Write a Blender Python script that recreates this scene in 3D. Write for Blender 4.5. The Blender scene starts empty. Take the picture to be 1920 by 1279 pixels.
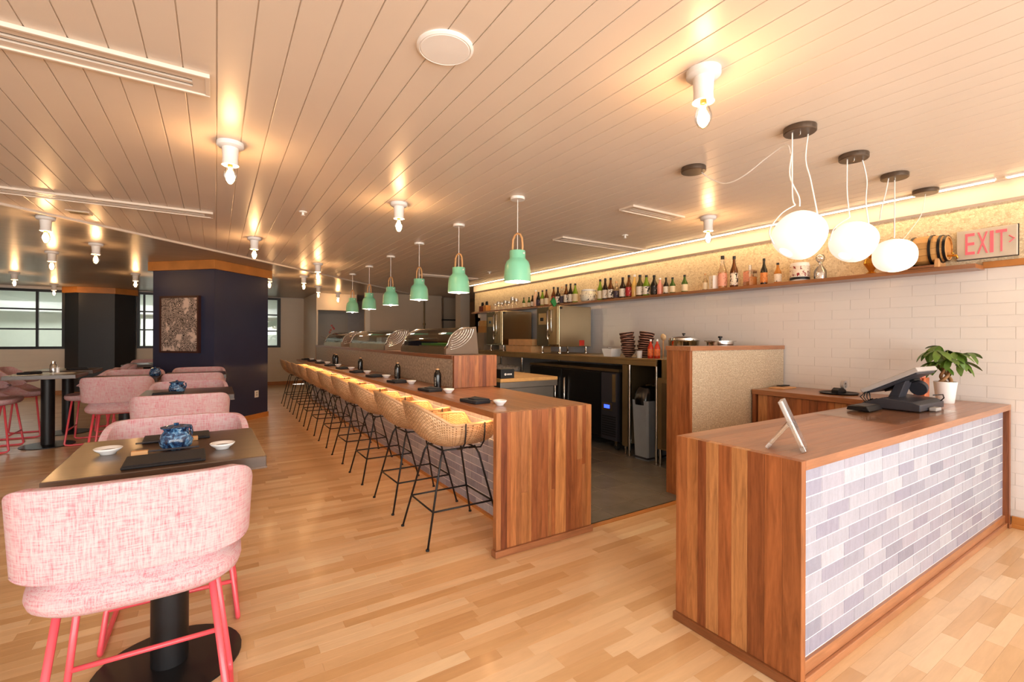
import bpy, bmesh, math, random
from mathutils import Vector, Matrix, Euler
random.seed(7)
R = math.radians
PI = math.pi
SC = bpy.context.scene
COL = SC.collection

# ------------------------------------------------------------------ camera
YAW = math.atan(555 / 872.0)
cam_data = bpy.data.cameras.new('camera')
cam = bpy.data.objects.new('camera', cam_data)
COL.objects.link(cam)
cam_data.sensor_width = 36.0
cam_data.lens = 872 / 1920 * 36.0
cam_data.shift_y = -5 / 1920
cam_data.clip_start = 0.05
cam.matrix_world = (Matrix.Translation((0, 0, 1.42)) @ Matrix.Rotation(-YAW, 4, 'Z')
                    @ Matrix.Rotation(PI / 2, 4, 'X') @ Matrix.Rotation(0.0038, 4, 'Z'))
SC.camera = cam
FW = (math.sin(YAW), math.cos(YAW)); RT = (math.cos(YAW), -math.sin(YAW))

# ------------------------------------------------------------------ world, daylight, exposure
world = bpy.data.worlds.new('world'); SC.world = world
world.use_nodes = True
bg = world.node_tree.nodes['Background']
bg.inputs[0].default_value = (1.0, 0.945, 0.905, 1)
bg.inputs[1].default_value = 9.0
SC.view_settings.view_transform = 'Standard'
SC.view_settings.look = 'None'
SC.view_settings.gamma = 1.0
SC.view_settings.use_curve_mapping = False
SC.view_settings.exposure = 0.2
SC.cycles.max_bounces = 7
SC.cycles.diffuse_bounces = 4
SC.cycles.glossy_bounces = 3
SC.cycles.transmission_bounces = 5
SC.cycles.transparent_max_bounces = 12
SC.cycles.caustics_reflective = False
SC.cycles.caustics_refractive = False
SC.cycles.sample_clamp_indirect = 4.0
BULB_W = 9.5
PENDANT_W = 11.0
WARM = (1.0, 0.54, 0.22)

def area_light(name, loc, rot, sx, sy, power, color, portal=False):
    d = bpy.data.lights.new(name, 'AREA'); d.shape = 'RECTANGLE'; d.size = sx; d.size_y = sy
    d.energy = power; d.color = color
    if portal: d.cycles.is_portal = True
    o = bpy.data.objects.new(name, d); COL.objects.link(o); o.location = loc; o.rotation_euler = rot
    return o
# sampling portal at the storefront glazing behind the camera (adds no light of its own)
area_light('storefront_portal', (0.0, -2.32, 1.35), (R(90), 0, 0), 9.6, 2.3, 1, (1, 1, 1), True)

# ------------------------------------------------------------------ helpers
def hexc(h):
    h = h.lstrip('#'); v = [int(h[i:i+2], 16) / 255 for i in (0, 2, 4)]
    return tuple(((c / 12.92) if c <= 0.04045 else ((c + 0.055) / 1.055) ** 2.4) for c in v) + (1,)

class MB:
    def __init__(s): s.v = []; s.f = []; s.m = []; s.uv = None; s.tone = []
    def add(s, vs, fs, mi=0, tone=0.0):
        b = len(s.v); s.v += [tuple(p) for p in vs]
        for f in fs: s.f.append(tuple(i + b for i in f)); s.m.append(mi); s.tone.append(tone)
        return s
    def box(s, x0, x1, y0, y1, z0, z1, mi=0, tone=0.0):
        return s.add([(x0,y0,z0),(x1,y0,z0),(x1,y1,z0),(x0,y1,z0),(x0,y0,z1),(x1,y0,z1),(x1,y1,z1),(x0,y1,z1)],
              [(0,3,2,1),(4,5,6,7),(0,1,5,4),(1,2,6,5),(2,3,7,6),(3,0,4,7)], mi, tone)
    def obox(s, c, h, M=None, mi=0):
        vs = [Vector((sx*h[0], sy*h[1], sz*h[2])) for sz in (-1,1) for sx, sy in ((-1,-1),(1,-1),(1,1),(-1,1))]
        if M is not None: vs = [M @ v for v in vs]
        vs = [v + Vector(c) for v in vs]
        return s.add(vs, [(0,3,2,1),(4,5,6,7),(0,1,5,4),(1,2,6,5),(2,3,7,6),(3,0,4,7)], mi)
    def lathe(s, prof, n=20, c=(0,0,0), M=None, mi=0, caps=True):
        vs = []; fs = []
        for r, z in prof:
            for k in range(n):
                a = 2*PI*k/n; p = Vector((r*math.cos(a), r*math.sin(a), z))
                if M is not None: p = M @ p
                vs.append(p + Vector(c))
        m = len(prof)
        for j in range(m-1):
            for k in range(n):
                k2 = (k+1) % n; fs.append((j*n+k, j*n+k2, (j+1)*n+k2, (j+1)*n+k))
        if caps and prof[0][0] > 1e-5: fs.append(tuple(range(n-1, -1, -1)))
        if caps and prof[-1][0] > 1e-5: fs.append(tuple(range((m-1)*n, m*n)))
        return s.add(vs, fs, mi)
    def cyl(s, r, z0, z1, n=20, c=(0,0,0), mi=0): return s.lathe([(r,z0),(r,z1)], n, c, None, mi)
    def tube(s, pts, r, n=8, closed=False, mi=0):
        P = [Vector(p) for p in pts]; m = len(P); vs = []; fs = []
        up = None
        for i in range(m):
            if closed: t = (P[(i+1) % m] - P[i-1])
            else: t = P[min(i+1, m-1)] - P[max(i-1, 0)]
            t.normalize()
            if up is None:
                up = Vector((0,0,1)) if abs(t.z) < 0.9 else Vector((1,0,0))
            a = t.cross(up)
            if a.length < 1e-4: a = t.cross(Vector((0.3,1,0.2)))
            a.normalize(); b = a.cross(t).normalized(); up = b
            rr = r[i] if isinstance(r, (list, tuple)) else r
            for k in range(n):
                g = 2*PI*k/n; vs.append(P[i] + (a*math.cos(g) + b*math.sin(g))*rr)
        for i in range(m if closed else m-1):
            j = (i+1) % m
            for k in range(n):
                k2 = (k+1) % n; fs.append((i*n+k, i*n+k2, j*n+k2, j*n+k))
        if not closed: fs.append(tuple(range(n-1,-1,-1))); fs.append(tuple(range((m-1)*n, m*n)))
        return s.add(vs, fs, mi)
    def prism(s, poly, axis, a, b, mi=0):
        n = len(poly)
        def mk(p, q):
            if axis == 'z': return (p[0], p[1], q)
            if axis == 'y': return (p[0], q, p[1])
            return (q, p[0], p[1])
        vs = [mk(p, a) for p in poly] + [mk(p, b) for p in poly]
        fs = [tuple(range(n-1,-1,-1)), tuple(range(n, 2*n))] + [(i, (i+1)%n, n+(i+1)%n, n+i) for i in range(n)]
        return s.add(vs, fs, mi)
    def grid(s, fn, nu, nv, closed=False, mi=0, uv=True):
        vs = [fn(i/nu, j/nv) for j in range(nv+1) for i in range(nu + (0 if closed else 1))]
        w = nu if closed else nu+1; fs = []; 
        for j in range(nv):
            for i in range(nu):
                i2 = (i+1) % w; fs.append((j*w+i, j*w+i2, (j+1)*w+i2, (j+1)*w+i))
                if uv:
                    if s.uv is None: s.uv = {}
                    s.uv[len(s.f) + len(fs) - 1] = [(i/nu,j/nv),((i+1)/nu,j/nv),((i+1)/nu,(j+1)/nv),(i/nu,(j+1)/nv)]
        return s.add(vs, fs, mi)
    def mesh(s, name, mats, smooth=False, recalc=True, tone=False):
        me = bpy.data.meshes.new(name)
        me.from_pydata(s.v, [], s.f)
        if not isinstance(mats, (list, tuple)): mats = [mats]
        for m in mats: me.materials.append(m)
        me.polygons.foreach_set('material_index', s.m)
        if s.uv:
            l = me.uv_layers.new(name='UVMap')
            for p in me.polygons:
                if p.index in s.uv:
                    for li, c in zip(p.loop_indices, s.uv[p.index]): l.data[li].uv = c
        if tone:
            at = me.attributes.new('tone', 'FLOAT', 'FACE'); at.data.foreach_set('value', s.tone)
        if recalc:
            b = bmesh.new(); b.from_mesh(me); bmesh.ops.recalc_face_normals(b, faces=b.faces); b.to_mesh(me); b.free()
        if smooth is True: me.shade_smooth()
        elif smooth: set_sharp(me, smooth)
        me.update()
        return me
    def build(s, name, mats, parent=None, loc=(0,0,0), rot=None, smooth=False, bevel=0, solid=0, subsurf=0, tone=False, recalc=True):
        return obj(name, s.mesh(name, mats, smooth, recalc, tone), parent, loc, rot, bevel, solid, subsurf)

def set_sharp(me, ang):
    me.shade_smooth()
    b = bmesh.new(); b.from_mesh(me)
    for e in b.edges:
        if len(e.link_faces) == 2: e.smooth = e.calc_face_angle(0) < R(ang)
    b.to_mesh(me); b.free()

def obj(name, me, parent=None, loc=(0,0,0), rot=None, bevel=0, solid=0, subsurf=0):
    o = bpy.data.objects.new(name, me); COL.objects.link(o)
    o.location = loc
    if rot: o.rotation_euler = rot
    if parent is not None: o.parent = parent
    if solid: m = o.modifiers.new('solid', 'SOLIDIFY'); m.thickness = solid; m.offset = 0
    if subsurf: m = o.modifiers.new('sub', 'SUBSURF'); m.levels = subsurf; m.render_levels = subsurf
    if bevel: m = o.modifiers.new('bev', 'BEVEL'); m.width = bevel; m.segments = 2; m.limit_method = 'ANGLE'
    return o

def tag(o, label=None, cat=None, group=None, kind=None):
    if label: o['label'] = label
    if cat: o['category'] = cat
    if group: o['group'] = group
    if kind: o['kind'] = kind
    return o
def thing(name, label, cat, loc=(0,0,0), rotz=0, group=None):
    o = bpy.data.objects.new(name, None); COL.objects.link(o); o.empty_display_size = 0.05
    o.location = loc; o.rotation_euler = (0,0,rotz)
    return tag(o, label, cat, group)
def struct(o, label=None): 
    return tag(o, label, None, None, 'structure')
def dup(root, loc, rotz=0, label=None, group=None):
    r = root.copy(); COL.objects.link(r); r.location = loc; r.rotation_euler = (0,0,rotz)
    if label: r['label'] = label
    if group: r['group'] = group
    for ch in list(root.children):
        c = ch.copy(); COL.objects.link(c); c.parent = r
        for g in list(ch.children):
            d = g.copy(); COL.objects.link(d); d.parent = c
    return r
def point_light(name, loc, power, color, radius=0.03):
    d = bpy.data.lights.new(name, 'POINT'); d.energy = power; d.color = color; d.shadow_soft_size = radius
    o = bpy.data.objects.new(name, d); COL.objects.link(o); o.location = loc
    return o

# ------------------------------------------------------------------ materials
class NT:
    def __init__(s, name):
        s.mat = bpy.data.materials.new(name); s.mat.use_nodes = True
        s.t = s.mat.node_tree; s.b = s.t.nodes['Principled BSDF']; s.out = s.t.nodes['Material Output']
    def n(s, typ, **kw):
        nd = s.t.nodes.new(typ)
        for k, v in kw.items(): setattr(nd, k, v)
        return nd
    def l(s, a, b): s.t.links.new(a, b)
    def math(s, op, a, b=None):
        m = s.n('ShaderNodeMath', operation=op)
        for i, q in enumerate((a, b)):
            if q is None: continue
            if isinstance(q, (int, float)): m.inputs[i].default_value = q
            else: s.l(q, m.inputs[i])
        return m.outputs[0]
    def coord(s, kind='Object', scale=(1,1,1), off=None, rot=(0,0,0)):
        tc = s.n('ShaderNodeTexCoord'); mp = s.n('ShaderNodeMapping')
        s.l(tc.outputs[kind], mp.inputs[0]); mp.inputs[3].default_value = scale; mp.inputs[2].default_value = rot
        if off is not None: s.l(off, mp.inputs[1])
        return mp.outputs[0]
    def noise(s, vec, scale=5, detail=4, rough=0.55, dist=0):
        nd = s.n('ShaderNodeTexNoise'); nd.inputs['Scale'].default_value = scale; nd.inputs['Detail'].default_value = detail
        nd.inputs['Roughness'].default_value = rough; nd.inputs['Distortion'].default_value = dist
        s.l(vec, nd.inputs['Vector']); return nd.outputs[0]
    def ramp(s, fac, stops, interp='LINEAR'):
        r = s.n('ShaderNodeValToRGB'); cr = r.color_ramp; cr.interpolation = interp
        while len(cr.elements) > 1: cr.elements.remove(cr.elements[-1])
        for i, (p, c) in enumerate(stops):
            e = cr.elements[0] if i == 0 else cr.elements.new(p)
            e.position = p; e.color = hexc(c) if isinstance(c, str) else c
        s.l(fac, r.inputs[0]); return r.outputs[0]
    def mix(s, fac, a, b, mode='MIX'):
        m = s.n('ShaderNodeMix', data_type='RGBA', blend_type=mode)
        for i, q in ((0, fac), (6, a), (7, b)):
            if isinstance(q, (int, float)): m.inputs[i].default_value = q
            elif isinstance(q, str): m.inputs[i].default_value = hexc(q)
            elif isinstance(q, tuple): m.inputs[i].default_value = q
            else: s.l(q, m.inputs[i])
        return m.outputs[2]
    def bump(s, h, strength=0.2, dist=0.01):
        b = s.n('ShaderNodeBump'); b.inputs['Strength'].default_value = strength; b.inputs['Distance'].default_value = dist
        s.l(h, b.inputs['Height']); s.l(b.outputs[0], s.b.inputs['Normal'])
    def base(s, c):
        if isinstance(c, str): s.b.inputs['Base Color'].default_value = hexc(c)
        elif isinstance(c, tuple): s.b.inputs['Base Color'].default_value = c
        else: s.l(c, s.b.inputs['Base Color'])
    def set(s, rough=None, metal=None, spec=None, coat=None):
        if rough is not None: s.b.inputs['Roughness'].default_value = rough
        if metal is not None: s.b.inputs['Metallic'].default_value = metal
        if spec is not None: s.b.inputs['Specular IOR Level'].default_value = spec
        if coat is not None: s.b.inputs['Coat Weight'].default_value = coat; s.b.inputs['Coat Roughness'].default_value = 0.15
        return s

def plain(name, c, rough=0.5, metal=0.0, var=0.06, scale=9, bump=0.0, spec=None, coat=None):
    m = NT(name); v = m.coord('Object')
    nz = m.noise(v, scale, 3)
    c = hexc(c) if isinstance(c, str) else c
    lo = tuple(x*(1-var) for x in c[:3]) + (1,); hi = tuple(min(1, x*(1+var)) for x in c[:3]) + (1,)
    m.base(m.ramp(nz, [(0.3, lo), (0.7, hi)])); m.set(rough, metal, spec, coat)
    if bump: m.bump(m.noise(v, scale*12, 2), bump, 0.002)
    return m.mat

def wood(name, cols, axis='x', grain=14, rnd='obj', rough=0.4, contrast=0.5, coat=None, stretch=9, fine=0.35, spec=None):
    """staves or strips: tone picked per piece, grain stretched along the axis"""
    m = NT(name)
    if rnd == 'attr':
        a = m.n('ShaderNodeAttribute', attribute_name='tone'); r = a.outputs['Fac']
    else:
        oi = m.n('ShaderNodeObjectInfo'); r = oi.outputs['Random']
    cx = m.n('ShaderNodeCombineXYZ')
    for i in range(3): m.l(m.math('MULTIPLY', r, 37.0 + 11*i), cx.inputs[i])
    sc = {'x': (1, stretch, stretch), 'y': (stretch, 1, stretch), 'z': (stretch, stretch, 1)}[axis]
    v = m.coord('Object', sc, cx.outputs[0])
    n1 = m.noise(v, grain*0.16, 3, 0.6, 1.2); n2 = m.noise(v, grain, 5, 0.65, 0.4)
    tone = m.ramp(r, [(i/(len(cols)-1) if len(cols) > 1 else 0, c) for i, c in enumerate(cols)], 'LINEAR')
    g = m.math('ADD', m.math('MULTIPLY', n1, 1.0), m.math('MULTIPLY', n2, fine))
    d = m.ramp(g, [(0.42, (1-contrast, 1-contrast*1.08, 1-contrast*1.15, 1)), (0.92, (1.0, 1.0, 1.0, 1))])
    m.base(m.mix(1.0, tone, d, 'MULTIPLY')); m.set(rough, 0, spec, coat)
    m.bump(n2, 0.06, 0.002)
    return m.mat

def emit(name, c, strength):
    m = NT(name); c = hexc(c) if isinstance(c, str) else c
    m.base(c); m.b.inputs['Emission Color'].default_value = c; m.b.inputs['Emission Strength'].default_value = strength
    return m.mat

def thin_glass(name, tint=(1,1,1,1), gloss=0.08, rough=0.02, fres=0.7):
    """clear sheet: transparent with a fresnel reflection, lets lamp light through"""
    m = NT(name); t = m.t; t.nodes.remove(m.b)
    tr = m.n('ShaderNodeBsdfTransparent'); tr.inputs[0].default_value = tint
    gl = m.n('ShaderNodeBsdfGlossy'); gl.inputs['Roughness'].default_value = rough; gl.inputs[0].default_value = (1,1,1,1)
    lw = m.n('ShaderNodeLayerWeight'); lw.inputs[0].default_value = 0.25
    f = m.math('ADD', m.math('MULTIPLY', lw.outputs['Fresnel'], fres), gloss)
    mx = m.n('ShaderNodeMixShader'); m.l(f, mx.inputs[0]); m.l(tr.outputs[0], mx.inputs[1]); m.l(gl.outputs[0], mx.inputs[2])
    m.l(mx.outputs[0], m.out.inputs[0]); return m.mat

M = {}
WAL = ['#6b3720', '#9a5833', '#b97243', '#81452a', '#cf8d55', '#8f4f2e', '#c07c4a', '#a5613a']
M['walnut_z'] = wood('walnut_upright', WAL + ['#dba067'], 'z', 15, contrast=0.58, rough=0.38, stretch=11)
M['walnut_y'] = wood('walnut_long', ['#84502f', '#965f3a', '#a56c44', '#8d5836'], 'y', 16, contrast=0.4, rough=0.3, stretch=12, coat=0.25)
M['walnut_x'] = wood('walnut_cross', ['#945c3c', '#a66d48', '#b57a54', '#9c6442'], 'x', 16, contrast=0.38, rough=0.28, stretch=12, coat=0.3)
OAK = ['#c89c6c', '#d2a878', '#dab284', '#e0bc92', '#e6c69e', '#d4aa7c', '#dcb68a', '#ead0aa']
M['oak'] = wood('oak_strip', OAK, 'x', 12, rnd='obj', contrast=0.16, rough=0.33, stretch=8, coat=0.15)
M['oak_many'] = wood('oak_strip_field', OAK, 'x', 12, rnd='attr', contrast=0.16, rough=0.33, stretch=8, coat=0.15)
M['maple'] = plain('maple_trim', '#b3763a', 0.4, var=0.15, scale=4)
M['dark_table'] = wood('smoked_table_wood', ['#4a362a', '#57402f', '#4f3a2d'], 'x', 10, contrast=0.45, rough=0.3, stretch=7, coat=0.2)
M['table_edge'] = plain('table_edge_wood', '#5a4434', 0.35, var=0.2, scale=14)
M['ceil'] = plain('lamp_tinted_ceiling_paint', (0.74, 0.64, 0.545, 1), 0.34, var=0.02, scale=2, spec=0.3)  # white paint with the warm lamp light tinted into its colour
M['ceil_gap'] = plain('ceiling_gap', (0.74, 0.64, 0.545, 1), 0.8)  # gaps carry the same lamp-tinted colour
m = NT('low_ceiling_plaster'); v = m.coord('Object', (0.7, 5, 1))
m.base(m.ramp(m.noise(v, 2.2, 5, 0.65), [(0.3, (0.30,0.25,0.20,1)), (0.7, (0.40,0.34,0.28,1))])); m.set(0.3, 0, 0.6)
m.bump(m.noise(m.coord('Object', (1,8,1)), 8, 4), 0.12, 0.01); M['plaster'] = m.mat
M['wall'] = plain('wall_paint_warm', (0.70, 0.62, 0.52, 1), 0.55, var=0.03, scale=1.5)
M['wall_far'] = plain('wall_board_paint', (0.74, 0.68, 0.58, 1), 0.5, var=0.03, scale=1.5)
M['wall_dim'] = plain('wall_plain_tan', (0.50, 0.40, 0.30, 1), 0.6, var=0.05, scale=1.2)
M['white_tile'] = plain('white_glazed_tile', (0.80, 0.765, 0.745, 1), 0.16, var=0.03, scale=1.3, spec=0.5)
M['white_grout'] = plain('pale_grout', (0.70, 0.665, 0.64, 1), 0.8)
def tile_mat(name, rnd):
    m = NT(name)
    if rnd == 'attr': r = m.n('ShaderNodeAttribute', attribute_name='tone').outputs['Fac']
    else: r = m.n('ShaderNodeObjectInfo').outputs['Random']
    c = m.ramp(r, [(0, '#85879a'), (0.2, '#9b9dad'), (0.4, '#a9abb9'), (0.6, '#9292a6'), (0.8, '#b3b6c1'), (1, '#a19eae')])
    cx = m.n('ShaderNodeCombineXYZ'); m.l(m.math('MULTIPLY', r, 40), cx.inputs[0]); m.l(m.math('MULTIPLY', r, 23), cx.inputs[2])
    n1 = m.noise(m.coord('Object', (7, 7, 1.2), cx.outputs[0]), 5, 4, 0.6)
    n2 = m.noise(m.coord('Object', (1,1,1), cx.outputs[0]), 60, 3, 0.6)
    d = m.ramp(m.math('ADD', m.math('MULTIPLY', n1, 0.7), m.math('MULTIPLY', n2, 0.3)), [(0.3, (0.78,0.78,0.8,1)), (0.7, (1.05,1.05,1.05,1))])
    m.base(m.mix(1.0, c, d, 'MULTIPLY')); m.set(0.32, 0, 0.45); m.bump(n2, 0.15, 0.004); return m.mat
M['blue_tile'] = tile_mat('blue_grey_brick_tile', 'obj'); M['blue_tile_many'] = tile_mat('blue_grey_brick_tile_field', 'attr')
M['light_grout'] = plain('light_grout', '#f1ecea', 0.85)
m = NT('slate_floor_tile'); r = m.n('ShaderNodeObjectInfo').outputs['Random']
n1 = m.noise(m.coord('Object'), 6, 5)
m.base(m.mix(1.0, m.ramp(n1, [(0.3, '#605a53'), (0.7, '#777067')]), m.ramp(r, [(0, (0.85,0.85,0.85,1)), (1, (1.1,1.08,1.05,1))]), 'MULTIPLY'))
m.set(0.35); m.bump(n1, 0.1, 0.004); M['slate'] = m.mat
M['slate_grout'] = plain('slate_grout', '#b3a99e', 0.9)
# small pebble and mosaic surfaces (pieces of a pixel or two)
m = NT('pebble_wall'); v = m.coord('Object')
vo = m.n('ShaderNodeTexVoronoi'); vo.inputs['Scale'].default_value = 62; m.l(v, vo.inputs['Vector'])
ve = m.n('ShaderNodeTexVoronoi', feature='DISTANCE_TO_EDGE'); ve.inputs['Scale'].default_value = 62; m.l(v, ve.inputs['Vector'])
cc = m.ramp(vo.outputs['Color'], [(0, '#b9a68a'), (0.3, '#d8c6a6'), (0.75, '#e6d8bc'), (0.97, '#d6c4a2'), (1, '#8b8168')])
gr = m.ramp(ve.outputs['Distance'], [(0.0, (0.8,0.75,0.68,1)), (0.10, (1,1,1,1))])
m.base(m.mix(1.0, cc, gr, 'MULTIPLY')); m.set(0.45); m.bump(ve.outputs['Distance'], 0.3, 0.006); M['pebble'] = m.mat
def mosaic(name, c1, c2, cm, rot, fs=85, lo=0.6):
    m = NT(name); v = m.coord('Object', (1,1,1), None, rot)
    br = m.n('ShaderNodeTexBrick'); m.l(v, br.inputs['Vector'])
    br.inputs['Scale'].default_value = 1.0; br.inputs['Brick Width'].default_value = 0.021; br.inputs['Row Height'].default_value = 0.0145
    br.inputs['Mortar Size'].default_value = 0.0016; br.inputs['Color1'].default_value = hexc(c1); br.inputs['Color2'].default_value = hexc(c2)
    br.inputs['Mortar'].default_value = hexc(cm); br.inputs['Bias'].default_value = 0.0
    n2 = m.noise(m.coord('Object'), fs, 3, 0.8)
    m.base(m.mix(1.0, br.outputs['Color'], m.ramp(n2, [(0.34, (lo,lo*0.97,lo*0.94,1)), (0.62, (1.2,1.18,1.15,1))]), 'MULTIPLY'))
    m.set(0.4); m.bump(m.math('SUBTRACT', 1.0, br.outputs['Fac']), 0.6, 0.003); return m.mat
M['mosaic_xz'] = mosaic('pearl_mosaic', '#d9c9b0', '#c7b298', '#ab967c', (R(90), 0, 0))
M['mosaic_yz'] = mosaic('pearl_mosaic_side', '#e6dccb', '#d2c5b3', '#ab9f8f', (R(90), 0, R(90)), 34, 0.42)
M['navy'] = plain('navy_paint', '#252c48', 0.42, var=0.12, scale=1.5)
M['navy_far'] = plain('charcoal_navy_paint', '#1c2028', 0.38, var=0.1, scale=1.5)
M['black'] = plain('black_metal', '#17171a', 0.42, 0.3, var=0.1)
M['black_gloss'] = plain('black_gloss', '#0d0d10', 0.15)
M['black_cloth'] = plain('black_napkin', '#1e1e24', 0.8, var=0.15, scale=40, bump=0.3)
M['char'] = plain('charcoal_plastic', '#303038', 0.45)
M['coral'] = plain('coral_red_steel', '#e5525f', 0.35, var=0.05, coat=0.3)
M['white'] = plain('white_enamel', (0.86, 0.84, 0.82, 1), 0.35, var=0.02)
M['ceramic'] = plain('white_glaze', (0.85, 0.85, 0.86, 1), 0.12, var=0.02)
M['pot_white'] = plain('white_planter', (0.86, 0.85, 0.84, 1), 0.3, var=0.02)
M['mint'] = plain('mint_enamel', '#84d2ae', 0.35, var=0.02, coat=0.2)
M['mint_in'] = plain('white_shade_lining', (0.9, 0.88, 0.84, 1), 0.5)
M['bent_wood'] = plain('pale_bent_wood', '#d2a06c', 0.5, var=0.1)
M['nickel'] = plain('brushed_bronze', '#6d6157', 0.35, 0.85, var=0.1)
M['steel'] = plain('brushed_steel', '#a8946f', 0.38, 0.85, var=0.12, scale=3)
M['steel_dark'] = plain('dark_steel', '#7a6a50', 0.4, 0.8, var=0.15, scale=3)
M['steel_grey'] = plain('grey_steel', '#8b857d', 0.35, 0.85, var=0.12, scale=3)
M['steel_dark_grey'] = plain('dark_grey_steel', '#55503f', 0.4, 0.6, var=0.1, scale=3)  # the dark grey is the steamer panel's own colour
M['steel_polish'] = plain('polished_steamer_steel', '#b8a483', 0.2, 1.0, var=0.06, scale=2)
M['case_steel'] = plain('satin_case_steel', '#74604e', 0.5, 0.25, var=0.05, scale=3)
M['chrome'] = plain('bright_steel', '#d8d4ce', 0.12, 1.0, var=0.03)
M['glass'] = thin_glass('clear_glass')
M['sheet'] = thin_glass('table_glass_sheet', (0.98, 0.99, 0.98, 1), 0.03, 0.02, 0.3)
M['pane'] = thin_glass('window_glass', (0.97, 0.98, 0.97, 1), 0.05)
M['case_glass'] = thin_glass('curved_case_glass', (0.88, 0.89, 0.87, 1), 0.07)
M['acrylic'] = thin_glass('clear_acrylic', (0.90, 0.90, 0.92, 1), 0.30, 0.12)
M['filament'] = emit('bulb_filament', (1.0, 0.74, 0.40, 1), 22)
M['bulb_glow'] = emit('lamp_bulb_glow', (1.0, 0.86, 0.66, 1), 34)
M['globe'] = emit('globe_opal_glass', (1.0, 0.92, 0.82, 1), 0.6)
M['strip'] = emit('ceiling_strip_light', (1.0, 0.68, 0.34, 1), 32)
M['under_led'] = emit('under_counter_strip', (1.0, 0.52, 0.20, 1), 62)
M['corridor_fill_lamp'] = emit('corridor_fill_lamp', (0.95, 1.0, 0.96, 1), 20)
M['silver'] = plain('silver_plastic', '#b7b3b2', 0.35, 0.2)
M['void'] = plain('matt_black_duct', (0.006, 0.005, 0.004, 1), 0.95, spec=0.0)
M['rubber'] = plain('rubber', '#101012', 0.7)
m = NT('pink_heather_fabric'); oi = m.n('ShaderNodeObjectInfo')
a = m.noise(m.coord('Object', (1.0, 1.0, 0.07)), 240, 3, 0.7); b = m.noise(m.coord('Object', (0.09, 0.09, 1.0)), 240, 3, 0.7)
g = m.noise(m.coord('Object'), 9, 3)
f = m.math('ADD', m.math('ADD', m.math('MULTIPLY', a, 0.45), m.math('MULTIPLY', b, 0.4)), m.math('MULTIPLY', g, 0.15))
m.base(m.ramp(f, [(0.34, '#b85e6b'), (0.43, '#c28a92'), (0.50, '#c4a4a9'), (0.59, '#c5b2b6')])); m.set(0.9, 0, 0.2)
m.bump(f, 0.35, 0.004); M['pink'] = m.mat
m = NT('woven_rattan'); v = m.coord('UV')
br = m.n('ShaderNodeTexBrick'); m.l(v, br.inputs['Vector']); br.inputs['Scale'].default_value = 1.0
br.inputs['Brick Width'].default_value = 1/52; br.inputs['Row Height'].default_value = 1/40; br.inputs['Mortar Size'].default_value = 0.0021
br.inputs['Mortar Smooth'].default_value = 0.6
br.inputs['Color1'].default_value = hexc('#dcb994'); br.inputs['Color2'].default_value = hexc('#c39c74'); br.inputs['Mortar'].default_value = hexc('#7d5a3a')
n2 = m.noise(m.coord('Object'), 14, 3)
m.base(m.mix(1.0, br.outputs['Color'], m.ramp(n2, [(0.3, (0.82,0.8,0.76,1)), (0.7, (1.08,1.06,1.03,1))]), 'MULTIPLY')); m.set(0.55)
m.bump(m.math('SUBTRACT', 1.0, br.outputs['Fac']), 0.6, 0.006); M['wicker'] = m.mat
M['cane'] = plain('rattan_cane_rim', '#c7a078', 0.5, var=0.15, scale=30)
m = NT('blue_glazed_pottery'); v = m.coord('Object'); f = m.noise(v, 26, 5, 0.7, 1.5)
m.base(m.ramp(f, [(0.35, '#101420'), (0.48, '#1d3358'), (0.58, '#4d7ea8'), (0.68, '#b9cbd2')])); m.set(0.12, 0, 0.6); M['blue_pot'] = m.mat
M['leaf'] = plain('green_leaf', '#4d6a22', 0.4, var=0.35, scale=18)
M['trunk'] = plain('braided_trunk', '#9b7148', 0.7, var=0.25, scale=40, bump=0.4)
M['soil'] = plain('potting_soil', '#3a2a1e', 0.95, var=0.3, scale=60)
# ================================================================== THE ROOM
XW = 5.12; ZC = 2.64; YF = 15.57; YB = -2.4; XL = -5.2
def proj(x, y, z):
    c = x*FW[0] + y*FW[1]; r = x*RT[0] + y*RT[1]
    if c < 0.2: return None
    return (960 + 872*r/c, 634.5 - 872*(z-1.42)/c, c)

# ---- floor: oak strips laid along X
floor = struct(MB().box(XL, XW, YB, YF, -0.10, -0.012).box(XW, 7.2, 9.4, YF, -0.10, -0.012).build('floor', M['oak']))
SW = 0.0655; LENS = (0.32, 0.42, 0.52, 0.62, 0.75)
strips = []
j = 0; y = -0.2
while y < YF:
    xmax = 5.10 if y < 2.63 else 1.98
    xmin = -4.4 if y > 6 else -2.2
    x = xmin - random.random()*0.6
    while x < xmax:
        L = random.choice(LENS)
        x1 = min(x+L, xmax)
        if x1 - max(x, xmin) > 0.03:
            p = proj((x+x1)/2, y+SW/2, 0)
            vis = p is not None and -60 < p[0] < 1980 and p[1] < 1330
            strips.append([0 if not vis else L/(p[2]**2), x, x1, y, L])
        x = x1
    y += SW
for s in strips:   # what the host stand, bar and tables hide is not among the largest
    cx, cy = (s[1]+s[2])/2, s[3]
    if 2.0 < cx < 5.1 and 0.98 < cy < 1.5: s[0] = 0
strips.sort(key=lambda s: -s[0])
pm = {}
rest = MB()
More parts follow.
